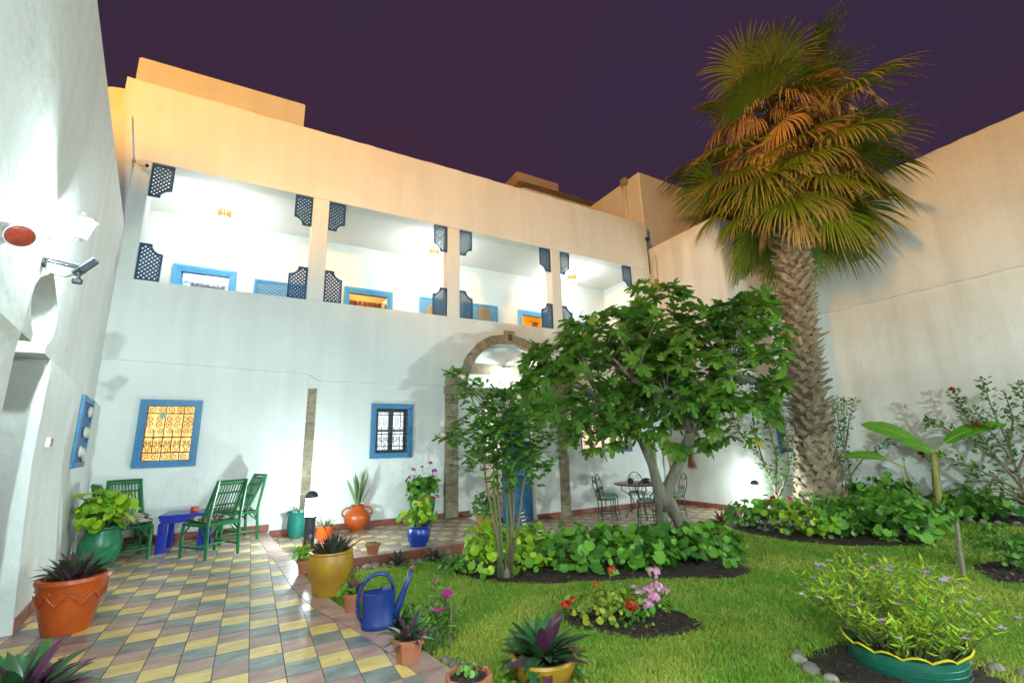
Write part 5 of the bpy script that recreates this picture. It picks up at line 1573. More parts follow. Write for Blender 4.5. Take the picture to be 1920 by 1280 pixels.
# ================================================================== fan palm
def palm():
    t = root('fan_palm', (10.82, 5.83, zl(10.82)), 0, 'tall fan palm with shaggy orange lit crown and rough trunk in the corner bed', 'palm tree')
    z0 = zl(10.84)
    def axis(z):
        u = max(0, z)/6.0
        return Vector((0.27*u**1.3, -0.15*u**1.3, z))
    rad = [(0, .54), (.25, .48), (.7, .43), (1.5, .36), (2.4, .30), (3.5, .27), (5.0, .255), (6.3, .26), (7.5, .26), (10.4, .28), (10.9, .12)]
    def rr(z):
        for (a, ra), (b, rb_) in zip(rad, rad[1:]):
            if a <= z <= b: return ra + (rb_-ra)*(z-a)/(b-a)
        return .1
    zs = [i*.12 for i in range(91)]
    mb = MB(); n = 22; vs = []
    for z in zs:
        c = axis(z)
        for j in range(n):
            a = 2*math.pi*j/n; q = rr(z)*(1+RNG.uniform(-.05, .05))
            vs.append((c.x+q*math.cos(a), c.y+q*math.sin(a), z+RNG.uniform(-.02, .02)))
    mb.add(vs, [(i*n+j, i*n+(j+1) % n, (i+1)*n+(j+1) % n, (i+1)*n+j) for i in range(len(zs)-1) for j in range(n)])
    bark = mat('palm_bark', (.20, .135, .085), .9, col2=(.09, .06, .04), scale=12, bump=.9, bscale=26)
    mb.build('trunk', bark, t, smooth=False)
    # old leaf bases
    bm_ = MB(); z = .15; row = 0
    while z < 8.2:
        m_ = 12 if z < 1.6 else 9
        for k in range(m_):
            a = 2*math.pi*(k + (row % 2)*.5)/m_ + RNG.uniform(-.1, .1)
            c = axis(z); q = rr(z)
            e = Vector((math.cos(a), math.sin(a), 0)); s_ = Vector((-math.sin(a), math.cos(a), 0)); up = Vector((0, 0, 1))
            p = Vector((c.x, c.y, z + RNG.uniform(-.03, .03))) + e*(q-.03)
            lowp = z < 1.7
            wv = RNG.uniform(.11, .15)*(1.1 if lowp else 1); h_ = RNG.uniform(.13, .22)
            outw = (RNG.uniform(.03, .07) if lowp else RNG.uniform(.10, .25)) + (.05 if 2 < z < 4.6 and RNG.random() < .25 else 0)
            tip = p + e*(outw+.03) + up*(h_*(.8 if lowp else .62)) + s_*RNG.uniform(-.05, .05)
            th = .03
            bm_.add([p - s_*wv, p + s_*wv, p - up*.07 + e*.025, tip - s_*wv*.42, tip + s_*wv*.42, tip - up*th - e*.01],
                    [(0, 1, 4, 3), (0, 3, 5, 2), (1, 2, 5, 4), (3, 4, 5)])
        z += .15 if z < 1.7 else .135; row += 1
    bm_.at = 0
    boots = mat('palm_boot', (.46, .345, .225), .85, col2=(.17, .115, .07), scale=9, bump=.5, bscale=40)
    tag(bm_.build('leaf_bases', boots, t), kind='stuff')
    fb_ = MB()
    for k in range(260):
        z = RNG.uniform(.3, 7); a = RNG.uniform(0, 2*math.pi); c = axis(z); q = rr(z)
        e = Vector((math.cos(a), math.sin(a), 0)); p = Vector((c.x, c.y, z)) + e*q
        fb_.tube([p, p+e*.1+Vector((RNG.uniform(-.08, .08), RNG.uniform(-.08, .08), RNG.uniform(-.1, .12)))], [.006, .002], 3, caps=False)
    tag(fb_.build('trunk_fibres', boots, t), kind='stuff')

    def frond(base, az, el, plen, R_, half, nl, grav, m_, name, rnd, roll=0.0, petm=None, gpet=.18, seg=7, tipw=1.0):
        d = Vector((math.cos(az)*math.cos(el), math.sin(az)*math.cos(el), math.sin(el)))
        pts = [base.copy()]; p = base.copy(); dd = d.copy()
        for i in range(4):
            dd = (dd + Vector((0, 0, -gpet/4))).normalized(); p = p + dd*plen/4; pts.append(p.copy())
        hub = p; ax = dd
        side = ax.cross(Vector((0, 0, 1)))
        if side.length < .05: side = Vector((-math.sin(az), math.cos(az), 0))
        side.normalize(); nrm = side.cross(ax).normalized()
        if roll:
            side, nrm = side*math.cos(roll)+nrm*math.sin(roll), nrm*math.cos(roll)-side*math.sin(roll)
        V, F, T, RN = [], [], [], []
        for k in range(nl):
            th = -half + 2*half*(k+.5)/nl + RNG.uniform(-.02, .02)
            L = R_*(.72+.28*math.cos(th*.75))*RNG.uniform(.9, 1.06)
            dv = (ax*math.cos(th) + side*math.sin(th) + nrm*.10).normalized()
            q = hub.copy(); sp = 2*half/nl
            b0 = len(V)
            wd = (side*math.cos(th) - ax*math.sin(th))
            gg = grav*RNG.uniform(.75, 1.3)
            for i in range(seg+1):
                u = i/seg
                w_ = (sp*L*u*.52 if u < .5 else sp*L*.26*max(0.03, 1-(u-.5)/.5)**.75)*tipw
                rid = nrm*(w_*.7)
                V += [tuple(q-wd*w_), tuple(q+rid), tuple(q+wd*w_)]
                T += [u]*3; RN += [min(1, max(0, rnd+RNG.uniform(-.06, .06)))]*3
                bend = gg*(.25 if u < .45 else 1.0)
                dv = (dv + Vector((0, 0, -bend/seg*1.9))).normalized()
                q = q + dv*(L/seg)
            for i in range(seg):
                a = b0+3*i
                F += [(a, a+1, a+4, a+3), (a+1, a+2, a+5, a+4)]
        o = mesh_np(name, np.array(V), np.array(F), m_, t, {'rnd': np.array(RN), 't': np.array(T)})
        MB().tube(pts, [.028, .024, .02, .017, .014], 5, caps=False).build('petiole', petm or mat('palm_petiole', (.20, .17, .04), .6), o)
        return o
    G = 2.39996
    # upright young fans at the top, seen against the sky
    for k in range(14):
        az = k*G + .4; u = k/13
        el = R(60 - 60*u + RNG.uniform(-10, 10))
        b_ = axis(10.5 - .9*u); frond(b_, az, el, RNG.uniform(.95, 1.4), RNG.uniform(1.15, 1.45), R(RNG.uniform(85, 115)), 36, RNG.uniform(.4, .85), L_PALM, 'frond', RNG.random(), RNG.uniform(-.5, .5))
    # level and hanging green skirt
    for k in range(15):
        az = k*G + 1.1; u = k/14
        el = R(16 - 40*u + RNG.uniform(-8, 8))
        frond(axis(9.3 - .7*u), az, el, RNG.uniform(1.4, 1.95), RNG.uniform(1.4, 1.7), R(RNG.uniform(80, 105)), 36, RNG.uniform(.6, 1.0), L_PALM, 'frond', RNG.random(), RNG.uniform(-.45, .45))
    for k in range(24):
        az = k*G + 2.0; u = k/23
        el = R(-8 - 40*u + RNG.uniform(-8, 8))
        frond(axis(8.9 - .8*u), az, el, RNG.uniform(1.2, 1.9), RNG.uniform(1.3, 1.6), R(RNG.uniform(70, 100)), 34, RNG.uniform(.8, 1.3), L_PALM, 'frond', RNG.random(), RNG.uniform(-.4, .4), gpet=.4)
    # dead fans between the two tiers and under the skirt
    for k in range(92):
        az = k*G + .9; u = (k % 22)/21
        el = R(38 - 82*u + RNG.uniform(-12, 12))
        zb = 10.3 - 1.4*u if k < 76 else RNG.uniform(7.6, 8.5)
        frond(axis(zb), az, el, RNG.uniform(.6, 1.3), RNG.uniform(.9, 1.4), R(RNG.uniform(40, 80)), 24, RNG.uniform(1.4, 3.2), L_DEAD, 'dead_frond', RNG.random(), RNG.uniform(-.8, .8), mat('dry_petiole', (.30, .17, .06), .8), gpet=.9, tipw=.8)
    # flower stalks with hanging pale sheaths, on the side of the open sky
    pale = mat('pale_sheath', (.56, .40, .19), .7, var=.25)
    for k in range(15):
        az = R(-62 + 16*k*.7 + RNG.uniform(-6, 6)) - 1.0 + .6
        b_ = axis(10.1 + RNG.uniform(-.4, .3)); L = RNG.uniform(1.4, 2.7); p = b_.copy(); d = Vector((math.cos(az), math.sin(az), RNG.uniform(.35, .75))).normalized()
        pts = [p.copy()]
        for i in range(12):
            d = (d + Vector((0, 0, -.17 - .012*i))).normalized(); p = p + d*L/9; pts.append(p.copy())
        o = MB().tube(pts, [.014]*8 + [.012, .01, .008, .006, .004], 5, caps=False).build('flower_stalk', pale, t, smooth=True)
        sh_ = MB()
        for q in range(4):
            i = 4 + q*2; a_ = pts[i]; L2 = RNG.uniform(.35, .7)
            sd = Vector((RNG.uniform(-1, 1), RNG.uniform(-1, 1), 0)).normalized()*.045
            c_ = a_ + Vector((RNG.uniform(-.12, .12), RNG.uniform(-.12, .12), -L2)); mid_ = (a_+c_)/2 + Vector((RNG.uniform(-.06, .06), RNG.uniform(-.06, .06), 0))
            sh_.add([a_-sd*.3, a_+sd*.3, mid_+sd, mid_-sd, c_], [(0, 1, 2, 3), (3, 2, 4)])
            for w_ in range(7):
                e_ = a_ + Vector((RNG.uniform(-.25, .25), RNG.uniform(-.25, .25), -RNG.uniform(.3, .75)))
                sh_.tube([a_, (a_+e_)/2+Vector((RNG.uniform(-.08, .08), RNG.uniform(-.08, .08), .03)), e_], [.005, .004, .002], 3, caps=False)
        sh_.build('sheath', pale, o, fix=False)
    return t
palm()

# ================================================================== fig tree
t = root('fig_tree', (6.64, 6.2, zl(6.64)), 0, 'broad fig tree with forked grey trunk and dense lobed leaves at the terrace edge', 'tree')
ZB = zl(6.64)
def L3(p): return (p[0]-6.64, p[1]-6.2, p[2]-ZB)
def limb(pts, rs, name='limb', n=10): return MB().tube([L3(p) for p in pts], rs, n).build(name, M_BARK, t, smooth=True)
limb([(6.55, 6.30, -.45), (6.53, 6.27, -.3), (6.47, 6.24, -.04), (6.45, 6.17, .22), (6.42, 6.15, .45)], [.135, .112, .098, .115, .11], 'trunk', 14)
limb([(6.90, 6.06, -.45), (6.87, 6.09, -.3), (6.72, 6.10, .0), (6.56, 6.12, .25), (6.46, 6.14, .48)], [.15, .125, .11, .125, .10], 'trunk', 14)
limb([(6.52, 6.14, .16), (6.46, 6.15, .35), (6.35, 6.15, .61), (6.24, 6.12, .93), (6.06, 6.12, 1.31), (5.9, 6.15, 1.59), (5.69, 6.21, 1.78), (5.3, 6.32, 2.1), (4.9, 6.45, 2.4)], [.145, .135, .092, .08, .074, .07, .064, .05, .025])
limb([(6.50, 6.13, .2), (6.50, 6.12, .40), (6.56, 6.03, .62), (6.65, 5.89, .92), (6.76, 5.76, 1.24), (6.81, 5.65, 1.52)], [.135, .13, .10, .094, .094, .09])
limb([(6.80, 5.66, 1.48), (6.69, 5.66, 1.75), (6.37, 5.76, 2.04), (5.85, 5.97, 2.38), (5.5, 6.1, 2.8)], [.10, .075, .065, .055, .02])
limb([(6.80, 5.66, 1.48), (6.91, 5.53, 1.79), (7.11, 5.32, 2.16), (7.33, 5.11, 2.47), (7.6, 4.9, 3.2)], [.10, .08, .065, .05, .02])
FL = [(4.77, 6.58, 2.36, 0.76), (5.47, 6.05, 2.9, 0.9), (6.25, 5.6, 3.35, 0.76), (6.41, 5.6, 2.59, 1.04), (7.14, 5.2, 2.66, 1.0), (7.64, 4.85, 3.2, 0.62), (7.62, 5.05, 2.32, 0.66), (5.24, 6.48, 1.75, 0.62), (6.39, 5.81, 1.85, 0.72), (7.35, 5.28, 1.78, 0.68), (4.53, 6.62, 2.74, 0.47), (6.14, 5.54, 3.8, 0.46), (7.63, 4.75, 3.68, 0.28), (7.95, 4.95, 2.08, 0.34), (4.34, 6.77, 2.56, 0.33), (5.04, 6.24, 3.09, 0.47), (6.92, 5.2, 3.32, 0.38), (5.83, 6.18, 1.66, 0.50), (4.3, 6.91, 2.1, 0.33), (5.15, 6.63, 1.38, 0.24), (7.41, 4.9, 3.39, 0.38),
      (6.5, 6.5, 2.6, .9), (7.0, 6.0, 2.7, .8), (5.8, 6.9, 2.5, .8), (7.0, 6.6, 2.3, .7), (6.1, 6.3, 3.3, .6), (7.1, 5.6, 3.0, .5)]
P, D, S, EX = [], [], [], []
tw = MB()
hubs = [(5.3, 6.32, 2.1), (5.85, 5.97, 2.38), (6.37, 5.76, 2.04), (7.11, 5.32, 2.16), (7.33, 5.11, 2.47), (6.81, 5.65, 1.6), (5.69, 6.21, 1.78)]
rg = random.Random(5)
cc = Vector((6.4, 5.9, 2.2))
for (x, y, z, r) in FL:
    for q in range(int(8 + 22*r*r)):
        while True:
            v = Vector((rg.uniform(-1, 1), rg.uniform(-1, 1), rg.uniform(-1, 1)))
            if .3 < v.length < 1: break
        v = v.normalized()*v.length**.4
        p = Vector((x, y, z)) + Vector((v.x*r, v.y*r, v.z*r*.92))
        if p.z < 1.25: continue
        hb = Vector(min(hubs, key=lambda h: (Vector(h)-p).length))
        outd = ((p-cc).normalized()*.5 + v*.6 + Vector((0, 0, .55))).normalized()
        if (p-hb).length < 1.3 and rg.random() < .22:
            tw.tube([L3(hb), L3((hb+p)/2+Vector((0, 0, .1))), L3(p)], [.022, .014, .007], 5, caps=False)
        nl = rg.randint(6, 9); lig = rg.random()
        for k in range(nl):
            ph = k*2.4 + rg.uniform(-.3, .3)
            a = outd.orthogonal().normalized(); b = outd.cross(a)
            rad_ = a*math.cos(ph)+b*math.sin(ph)
            d = (rad_*.95 + outd*rg.uniform(.1, .75) + Vector((0, 0, -.28))).normalized()
            base = p + outd*(.05*k/nl - .02) + d*.06
            P.append(L3(base)); D.append(tuple(d)); S.append(rg.uniform(.13, .34)); EX.append(min(1, max(0, .55*lig + .45*rg.random())))
tag(tw.build('twigs', M_BARK, t), kind='stuff')
n = len(P)
Mx = frame_np(np.array(D), NR.uniform(-.5, .5, n))
yel = NR.random(n) < .035
P, S, EX = np.array(P), np.array(S), np.array(EX)
tag(scatter('crown', FIG, P[~yel], Mx[~yel], S[~yel], L_FIG, t, EX[~yel]), kind='stuff')
tag(scatter('yellow_leaves', FIG, P[yel], Mx[yel], S[yel]*.85, leafmat('yellowed_fig_leaf', (.20, .26, .03), (.45, .36, .06), trans=.25), t), kind='stuff')

# ================================================================== rose bush
t = root('rose_bush', (2.85, 5.38, zl(2.85)), 0, 'tall rose bush with bare canes and a few cream roses in the tree bed', 'bush')
ZB = zl(2.85)
def L3(p): return (p[0]-2.85, p[1]-5.38, p[2]-ZB)
RL = [(2.62, 5.04, 1.62, 0.47), (2.8, 5.04, 1.23, 0.46), (2.45, 5.23, 1.28, 0.36), (2.21, 5.17, 2.02, 0.17), (2.57, 5.0, 1.91, 0.25), (2.11, 5.18, 2.21, 0.08), (2.13, 5.37, 1.48, 0.13), (3.1, 4.83, 1.38, 0.28), (2.43, 5.17, 1.56, 0.36), (2.75, 4.93, 1.75, 0.36), (3.04, 4.94, 1.1, 0.26), (2.8, 5.3, 1.4, .4)]
ends = [(2.62, 5.2, 1.1), (2.7, 5.25, 1.3), (2.5, 5.25, 1.2), (2.8, 5.15, 1.4), (2.92, 5.1, 1.3), (3.02, 5.0, 1.2), (2.87, 5.2, 1.6), (2.75, 5.1, 1.5)]
for k, e in enumerate(ends):
    bx = 2.82+.02*k-.05; by = 5.40 - .012*k
    mx_ = (bx*.55+e[0]*.45 + .02, by*.55+e[1]*.45, .30+.03*k)
    c = MB().tube([L3((bx, by, ZB-.03)), L3(mx_), L3(((mx_[0]+e[0])/2-.02, (mx_[1]+e[1])/2, (mx_[2]+e[2])/2)), L3(e)], [.020, .016, .013, .007], 7).build('cane', M_WOODST if k % 3 else M_TWIG, t, smooth=True)
MB().tube([L3((2.86, 5.36, ZB-.05)), L3((2.86, 5.36, ZB+.12)), L3((2.87, 5.36, ZB+.25))], [.065, .05, .02], 9).build('stump', M_BARK, t, smooth=True)
P, D, S = [], [], []; tw = MB()
for (x, y, z, r) in RL:
    for q in range(int(16 + 430*r*r)):
        v = Vector((rg.gauss(0, 1), rg.gauss(0, 1), rg.gauss(0, 1))).normalized()*rg.random()**.45
        p = Vector((x, y, z)) + v*r
        hb = Vector(min(ends, key=lambda h: (Vector(h)-p).length))
        if rg.random() < .25: tw.tube([L3(hb), L3((hb+p)/2+Vector((0, 0, .04))), L3(p)], [.006, .004, .003], 4, caps=False)
        d0 = Vector((rg.uniform(-1, 1), rg.uniform(-1, 1), rg.uniform(-.7, .4))).normalized()
        for k in range(5):
            sd = d0.cross(Vector((0, 0, 1))).normalized()*(1 if k % 2 else -1) if k < 4 else Vector((0, 0, 0))
            P.append(L3(p + d0*.03*(k//2+1))); D.append(tuple((d0+sd*.9).normalized())); S.append(rg.uniform(.055, .095))
for e in ((2.21, 5.17, 2.1), (2.11, 5.18, 2.25), (2.05, 5.36, 1.48), (2.57, 5.0, 2.0), (3.3, 4.78, 1.42), (2.7, 4.85, 2.08)):
    hb = Vector((2.5, 5.15, 1.45)) if e[0] < 2.6 else Vector((2.8, 5.05, 1.5))
    tw.tube([L3(hb), L3(((hb.x+e[0])/2, (hb.y+e[1])/2, (hb.z+e[2])/2+.08)), L3(e)], [.009, .006, .003], 5, caps=False)
tag(tw.build('twigs', M_TWIG, t), kind='stuff')
n = len(P)
tag(scatter('crown', OVATE, np.array(P), frame_np(np.array(D), NR.uniform(-.8, .8, n)), np.array(S), L_ROSE, t), kind='stuff')
for k, (x, y, z) in enumerate([(2.16, 5.1, 2.16), (2.01, 5.35, 1.47), (2.78, 4.83, 1.90), (2.9, 4.85, 1.37), (2.7, 4.80, 2.06)]):
    flower_head(t, L3((x, y, z)), .042, L_CREAM, None, 22, 60+k, 'rose_flower', .7)

# ================================================================== generic branching shrub
def shrub(name, loc, label, branches, m, tmpl=OVATE, size=.06, per=60, spread=.06, stemm=M_WOODST, r0=.014, flowers=(), cat='shrub', seed=1):
    t = root(name, loc, 0, label, cat)
    rr_ = random.Random(seed); P, D, S = [], [], []
    st_ = MB()
    for br in branches:
        pts = [Vector(p) for p in br]
        st_.tube(pts, [r0*(1-.8*i/(len(pts)-1)) for i in range(len(pts))], 6, caps=False)
        tot = sum((pts[i+1]-pts[i]).length for i in range(len(pts)-1))
        for q in range(int(per*tot)):
            u = rr_.random()**.7*(len(pts)-1); i = min(int(u), len(pts)-2); f_ = u-i
            if u < .35 and len(pts) > 2: continue
            dv = (pts[i+1]-pts[i]).normalized()
            sd = dv.cross(Vector((rr_.gauss(0, 1), rr_.gauss(0, 1), rr_.gauss(0, 1)))).normalized()
            p = pts[i].lerp(pts[i+1], f_) + sd*rr_.uniform(.0, spread)
            P.append(tuple(p)); D.append(tuple((sd + dv*.6 + Vector((0, 0, -.15))).normalized())); S.append(size*rr_.uniform(.6, 1.3))
    st_.build('stems', stemm, t, smooth=True)
    n = len(P)
    tag(scatter('foliage', tmpl, np.array(P), frame_np(np.array(D), np.random.default_rng(seed).uniform(-.8, .8, n)), np.array(S), m, t), kind='stuff')
    for k, (c, r_, fm) in enumerate(flowers): flower_head(t, c, r_, fm, None, 14, seed*7+k, 'flower', .8)
    return t
zw = zl(13)
shrub('hibiscus', (13.2, 3.3, zw), 'leggy hibiscus with red flowers leaning from the frame edge before the high wall',
      [[(0, 0, 0), (0, .0, .8), (0, .05, 1.6), (-.1, .12, 2.3), (-.1, .15, 2.85)], [(0, 0, .7), (-.1, .3, 1.4), (-.15, .55, 2.2), (-.2, .6, 2.65)], [(0, 0, .6), (-.15, .5, 1.0), (-.2, 1.0, 1.25), (-.25, 1.36, 1.33)],
       [(0, 0, .9), (-.1, .5, 1.5), (-.15, 1.0, 1.95), (-.2, 1.2, 2.0)], [(0, 0, 1.0), (0, -.3, 1.6), (-.1, -.4, 2.3), (-.1, -.35, 2.7)], [(0, 0, .5), (-.1, .35, .75), (-.1, .75, .85)], [(0, 0, .8), (.1, -.4, 1.3), (.1, -.7, 2.0)],
       [(0, .03, 1.2), (-.2, .2, 1.8), (-.3, .35, 2.3)], [(0, 0, .4), (-.2, .2, .6), (-.3, .5, .62)], [(0, .05, 1.4), (.1, -.1, 2.0), (.0, -.1, 2.6)]],
      L_ROSE, OVATE, .095, 62, .10, M_WOODST, .028, [((-.25, 1.38, 1.33), .06, L_RED), ((-.2, .35, 1.9), .055, L_RED), ((-.2, .62, 2.68), .05, L_RED)], 'shrub', 3)
shrub('climbing_rose', (12.75, 6.1, zw), 'thin upright shrub with small leaves casting its shadow right of the palm trunk',
      [[(0, 0, 0), (.05, 0, .9), (.1, .0, 1.8), (.25, -.1, 2.7)], [(0, 0, .1), (-.1, .1, 1.0), (-.15, .1, 1.9), (-.2, .1, 2.6)], [(.05, 0, .8), (.35, -.25, 1.25), (.75, -.5, 1.45), (.95, -.62, 1.6)], [(.1, 0, 1.5), (.3, -.1, 2.2), (.5, -.2, 2.65)], [(0, 0, .6), (-.25, .15, 1.4), (-.2, .1, 2.3)], [(0, 0, 1.2), (.05, .05, 2.0), (.0, .0, 2.75)]],
      L_ROSE, OVATE, .08, 75, .09, M_WOODST, .02, (), 'shrub', 5)
shrub('young_rose', (9.95, 6.2, zl(9.9)), 'thin branching shrub with a yellow flower left of the palm trunk',
      [[(0, 0, 0), (-.05, .02, .7), (-.2, .1, 1.2), (-.55, .3, 1.8), (-.75, .4, 2.5)], [(-.05, 0, .7), (.05, -.05, 1.3), (.0, .0, 2.1), (.1, -.1, 2.5)], [(-.2, .1, 1.2), (-.3, .15, 1.9), (-.3, .1, 2.6)], [(0, 0, .5), (.25, -.15, 1.0), (.3, -.2, 1.7), (.25, -.1, 2.2)]],
      L_ROSE, OVATE, .09, 75, .12, M_WOODST, .022, [((-.18, .05, 1.05), .05, leafmat('yellow_petal', (.7, .55, .03), (.8, .65, .1))), ((.2, -.1, .45), .04, L_RED)], 'shrub', 8)

# ================================================================== banana plants
def banana(loc, label, stem, leaves, r0):
    t = root('banana_plant', loc, 0, label, 'banana plant', 'banana plants at the high wall')
    MB().tube(stem, [r0, r0*.9, r0*.8, r0*.6], 12).build('trunk', mat('banana_stem', (.36, .34, .08), .6, col2=(.22, .15, .05), scale=6, stretch=(1, 1, .3)), t, smooth=True)
    top = Vector(stem[-1])
    for k, (dx, dy, dz, pet, L, Wd, droop, roll) in enumerate(leaves):
        d = Vector((dx, dy, dz)).normalized()
        p = top.copy(); pts = [p.copy()]
        for i in range(3):
            p = p + d*pet/3; pts.append(p.copy()); d = (d + Vector((0, 0, -.04))).normalized()
        V, F, TT = [], [], []
        N = 16
        for i in range(N+1):
            u = i/N
            w_ = Wd*(math.sin(math.pi*min(1, .08+.90*u))**.55)*(1-.12*u)
            if u > .93: w_ *= .75
            sd = d.cross(Vector((0, 0, 1)))
            sd = sd.normalized() if sd.length > .05 else Vector((1, 0, 0))
            nr = sd.cross(d).normalized()
            sd = sd*math.cos(roll)+nr*math.sin(roll); nr = sd.cross(d).normalized()
            j1, j2 = 1+RNG.uniform(-.07, .07), 1+RNG.uniform(-.07, .07)
            V += [tuple(p - sd*w_*j1 + nr*w_*.12), tuple(p - sd*w_*.5 + nr*w_*.16), tuple(p), tuple(p + sd*w_*.5 + nr*w_*.16), tuple(p + sd*w_*j2 + nr*w_*.12)]
            TT += [1, .5, 0, .5, 1]
            d = (d + Vector((0, 0, -droop/N))).normalized(); p = p + d*L/N
        for i in range(N):
            for q in range(4):
                a = 5*i+q; F.append((a, a+1, a+6, a+5))
        o = mesh_np('leaf', np.array(V), np.array(F), L_BANANA, t, {'rnd': np.full(len(V), RNG.random()), 't': np.array(TT)}, smooth=True)
        MB().tube(pts + [Vector(V[5*i+2]) for i in range(2, N, 3)], [.022, .018, .016, .015] + [.012 - .002*i for i in range(len(range(2, N, 3)))], 6, caps=False).build('midrib', mat('banana_rib', (.34, .40, .09), .5), o, smooth=True)
banana((12.75, 4.50, zw), 'taller banana plant with two broad raised leaves in front of the high wall',
       [(0, 0, 0), (.03, -.02, .5), (.08, -.05, 1.0), (.12, -.07, 1.36)],
       [(-.3, .95, .95, .40, .95, .17, .55, 1.15), (.2, -.9, .9, .32, 1.0, .15, .75, -1.1), (-.5, .3, .45, .05, .62, .2, .5, .9), (.4, -.3, -.1, .03, .25, .12, .4, -.8)], .085)
banana((12.62, 4.80, zw), 'smaller banana plant with one drooping leaf beside the taller one',
       [(0, 0, 0), (-.02, .02, .4), (-.04, .05, .8), (-.05, .08, 1.05)],
       [(-.2, .9, .55, .35, .85, .11, .75, 1.0), (.1, .0, .8, .12, .1, .03, .3, .1)], .035)

# ================================================================== geraniums in the beds
def clump(loc, label, w, h, n, m, size, seed, flowers=None, stems=12, name='geranium', group='geraniums in the beds'):
    t = root(name, loc, 0, label, 'geranium', group)
    geranium(t, 0.0, w, h, n, m, size, stems, seed, flowers)
    return t
ger = [((2.72, 5.62), 'bright lime geranium at the foot of the rose bush', .34, .62, 230, L_LIME, .10),
       ((2.45, 5.95), 'low drooping green plant at the narrow tip of the tree bed', .22, .22, 70, L_GER, .075),
       ((3.30, 5.55), 'sparse lime geranium between the rose canes and the broad geraniums', .36, .34, 130, L_LIME, .11),
       ((3.75, 6.35), 'light green geranium behind the rose canes by the terrace riser', .38, .50, 150, L_LIME, .11),
       ((3.95, 5.35), 'tall broad leaved geranium in the tree bed facing the red flower', .48, .54, 240, L_GER, .145),
       ((4.60, 5.05), 'broad leaved geranium in the middle of the tree bed', .50, .46, 250, L_GER, .145),
       ((5.25, 4.90), 'broad leaved geranium in front of the fig trunk', .52, .58, 260, L_GER, .15),
       ((5.75, 4.75), 'geranium at the lawn end of the tree bed, right of the fig trunk', .42, .50, 170, L_GER, .13),
       ((9.05, 6.0), 'geranium with small red blooms in front of the far bollard lamp', .62, .62, 270, L_GER, .13),
       ((8.85, 5.15), 'light geranium in the palm bed beside the grass', .55, .55, 230, L_LIME, .12),
       ((9.45, 4.75), 'dark round leaved geranium at the foot of the palm trunk', .62, .66, 280, L_GER, .15),
       ((9.75, 4.15), 'broad geranium right of the palm foot with a yellow leaf', .65, .72, 300, L_GER, .16),
       ((10.75, 4.35), 'geranium at the right end of the palm bed', .60, .65, 260, L_GER, .16),
       ((12.3, 5.35), 'tall bright geranium standing above the bed right of the palm', .60, 1.05, 300, L_GER, .17),
       ((13.1, 4.25), 'low geranium at the wall right of the banana stem', .42, .70, 120, L_GER, .19),
       ((13.3, 3.75), 'sprawling geranium with few big leaves nearest the hibiscus', .42, .62, 45, L_GER, .2)]
for k, ((x, y), la, w, h, n, m, s_) in enumerate(ger):
    fl = None
    if k == 8: fl = [(-.1, -.3, .55, .045, L_RED), (-.25, -.3, .45, .04, L_RED), (.2, -.2, .6, .03, L_RED)]
    clump((x, y, zl(x)+.03), la, w, h, n, m, s_, 100+k, fl, 13)
L_YG = leafmat('yellowing_leaf', (.12, .25, .02), (.42, .40, .03), trans=.25)
t = clump((2.95, 3.62, zl(3)+.03), 'low yellow green geranium with red blooms in the round flower bed', .34, .30, 210, L_YG, .062, 131,
          [(-.03, -.15, .45, .038, L_RED), (-.15, -.06, .33, .025, L_RED), (-.38, .10, .16, .045, L_RED), (-.33, .06, .20, .03, L_RED), (.14, -.20, .14, .06, L_RED)])
t = clump((3.32, 3.45, zl(3.3)+.03), 'leggy pink flowering geranium in the round flower bed', .26, .24, 110, L_GER, .055, 132,
          [(-.05, -.15, .42, .055, L_PINK), (-.10, -.10, .27, .045, L_PINK), (-.03, -.14, .29, .06, L_PINK), (.05, -.17, .26, .035, L_PINK), (-.16, -.05, .25, .035, L_PINK), (-.09, -.08, .14, .055, L_PINK), (-.05, -.12, .21, .06, L_PINK), (-.2, -.02, .30, .022, L_PINK)])
clump((8.6, 2.4, zl(8.6)+.02), 'small dark bush in the bed at the frame edge', .38, .55, 260, L_ROSE, .07, 140)

# vincas: many narrow leaves on upright stems
def vinca(loc, label, w, h, nst, flowers, fm, seed, m=L_VINCA, leaf=.075, name='vinca', t=None, z=0, fs_=1.0):
    t = t or root(name, loc, 0, label, 'flowering plant')
    rr_ = random.Random(seed); P, D, S = [], [], []; st_ = MB(); tops = []
    for k in range(nst):
        a = rr_.uniform(0, 2*math.pi); q = w*math.sqrt(rr_.random()); hh = h*rr_.uniform(.55, 1)*(1-.35*(q/w)**2)
        b = Vector((q*.45*math.cos(a), q*.45*math.sin(a), z)); e = Vector((q*1.05*math.cos(a), q*1.05*math.sin(a), z+hh)); mid_ = b.lerp(e, .5) + Vector((0, 0, .04))
        st_.tube([b, mid_, e], [.005, .004, .003], 4, caps=False); tops.append(e)
        for i in range(18):
            u = .15 + .85*(i/17)**.75; p = b.lerp(mid_, u*2) if u < .5 else mid_.lerp(e, u*2-1)
            th = i*2.2+k
            P.append(tuple(p)); D.append((math.cos(th), math.sin(th), rr_.uniform(.0, .7))); S.append(leaf*rr_.uniform(.6, 1.2))
    st_.build('stems', M_TWIG, t)
    n = len(P)
    tag(scatter('foliage', NARROW, np.array(P), frame_np(np.array(D), np.random.default_rng(seed).uniform(-.5, .5, n)), np.array(S), m, t), kind='stuff')
    for k in range(flowers):
        e = tops[rr_.randrange(len(tops))]
        f = scatter('flower', PETAL5, np.array([[e.x, e.y, e.z+.012]]), frame_np(np.array([[math.cos(k), math.sin(k), rr_.uniform(-.2, .5)]])), np.array([rr_.uniform(.06, .085)*fs_]), fm[k % len(fm)], t)
    return t
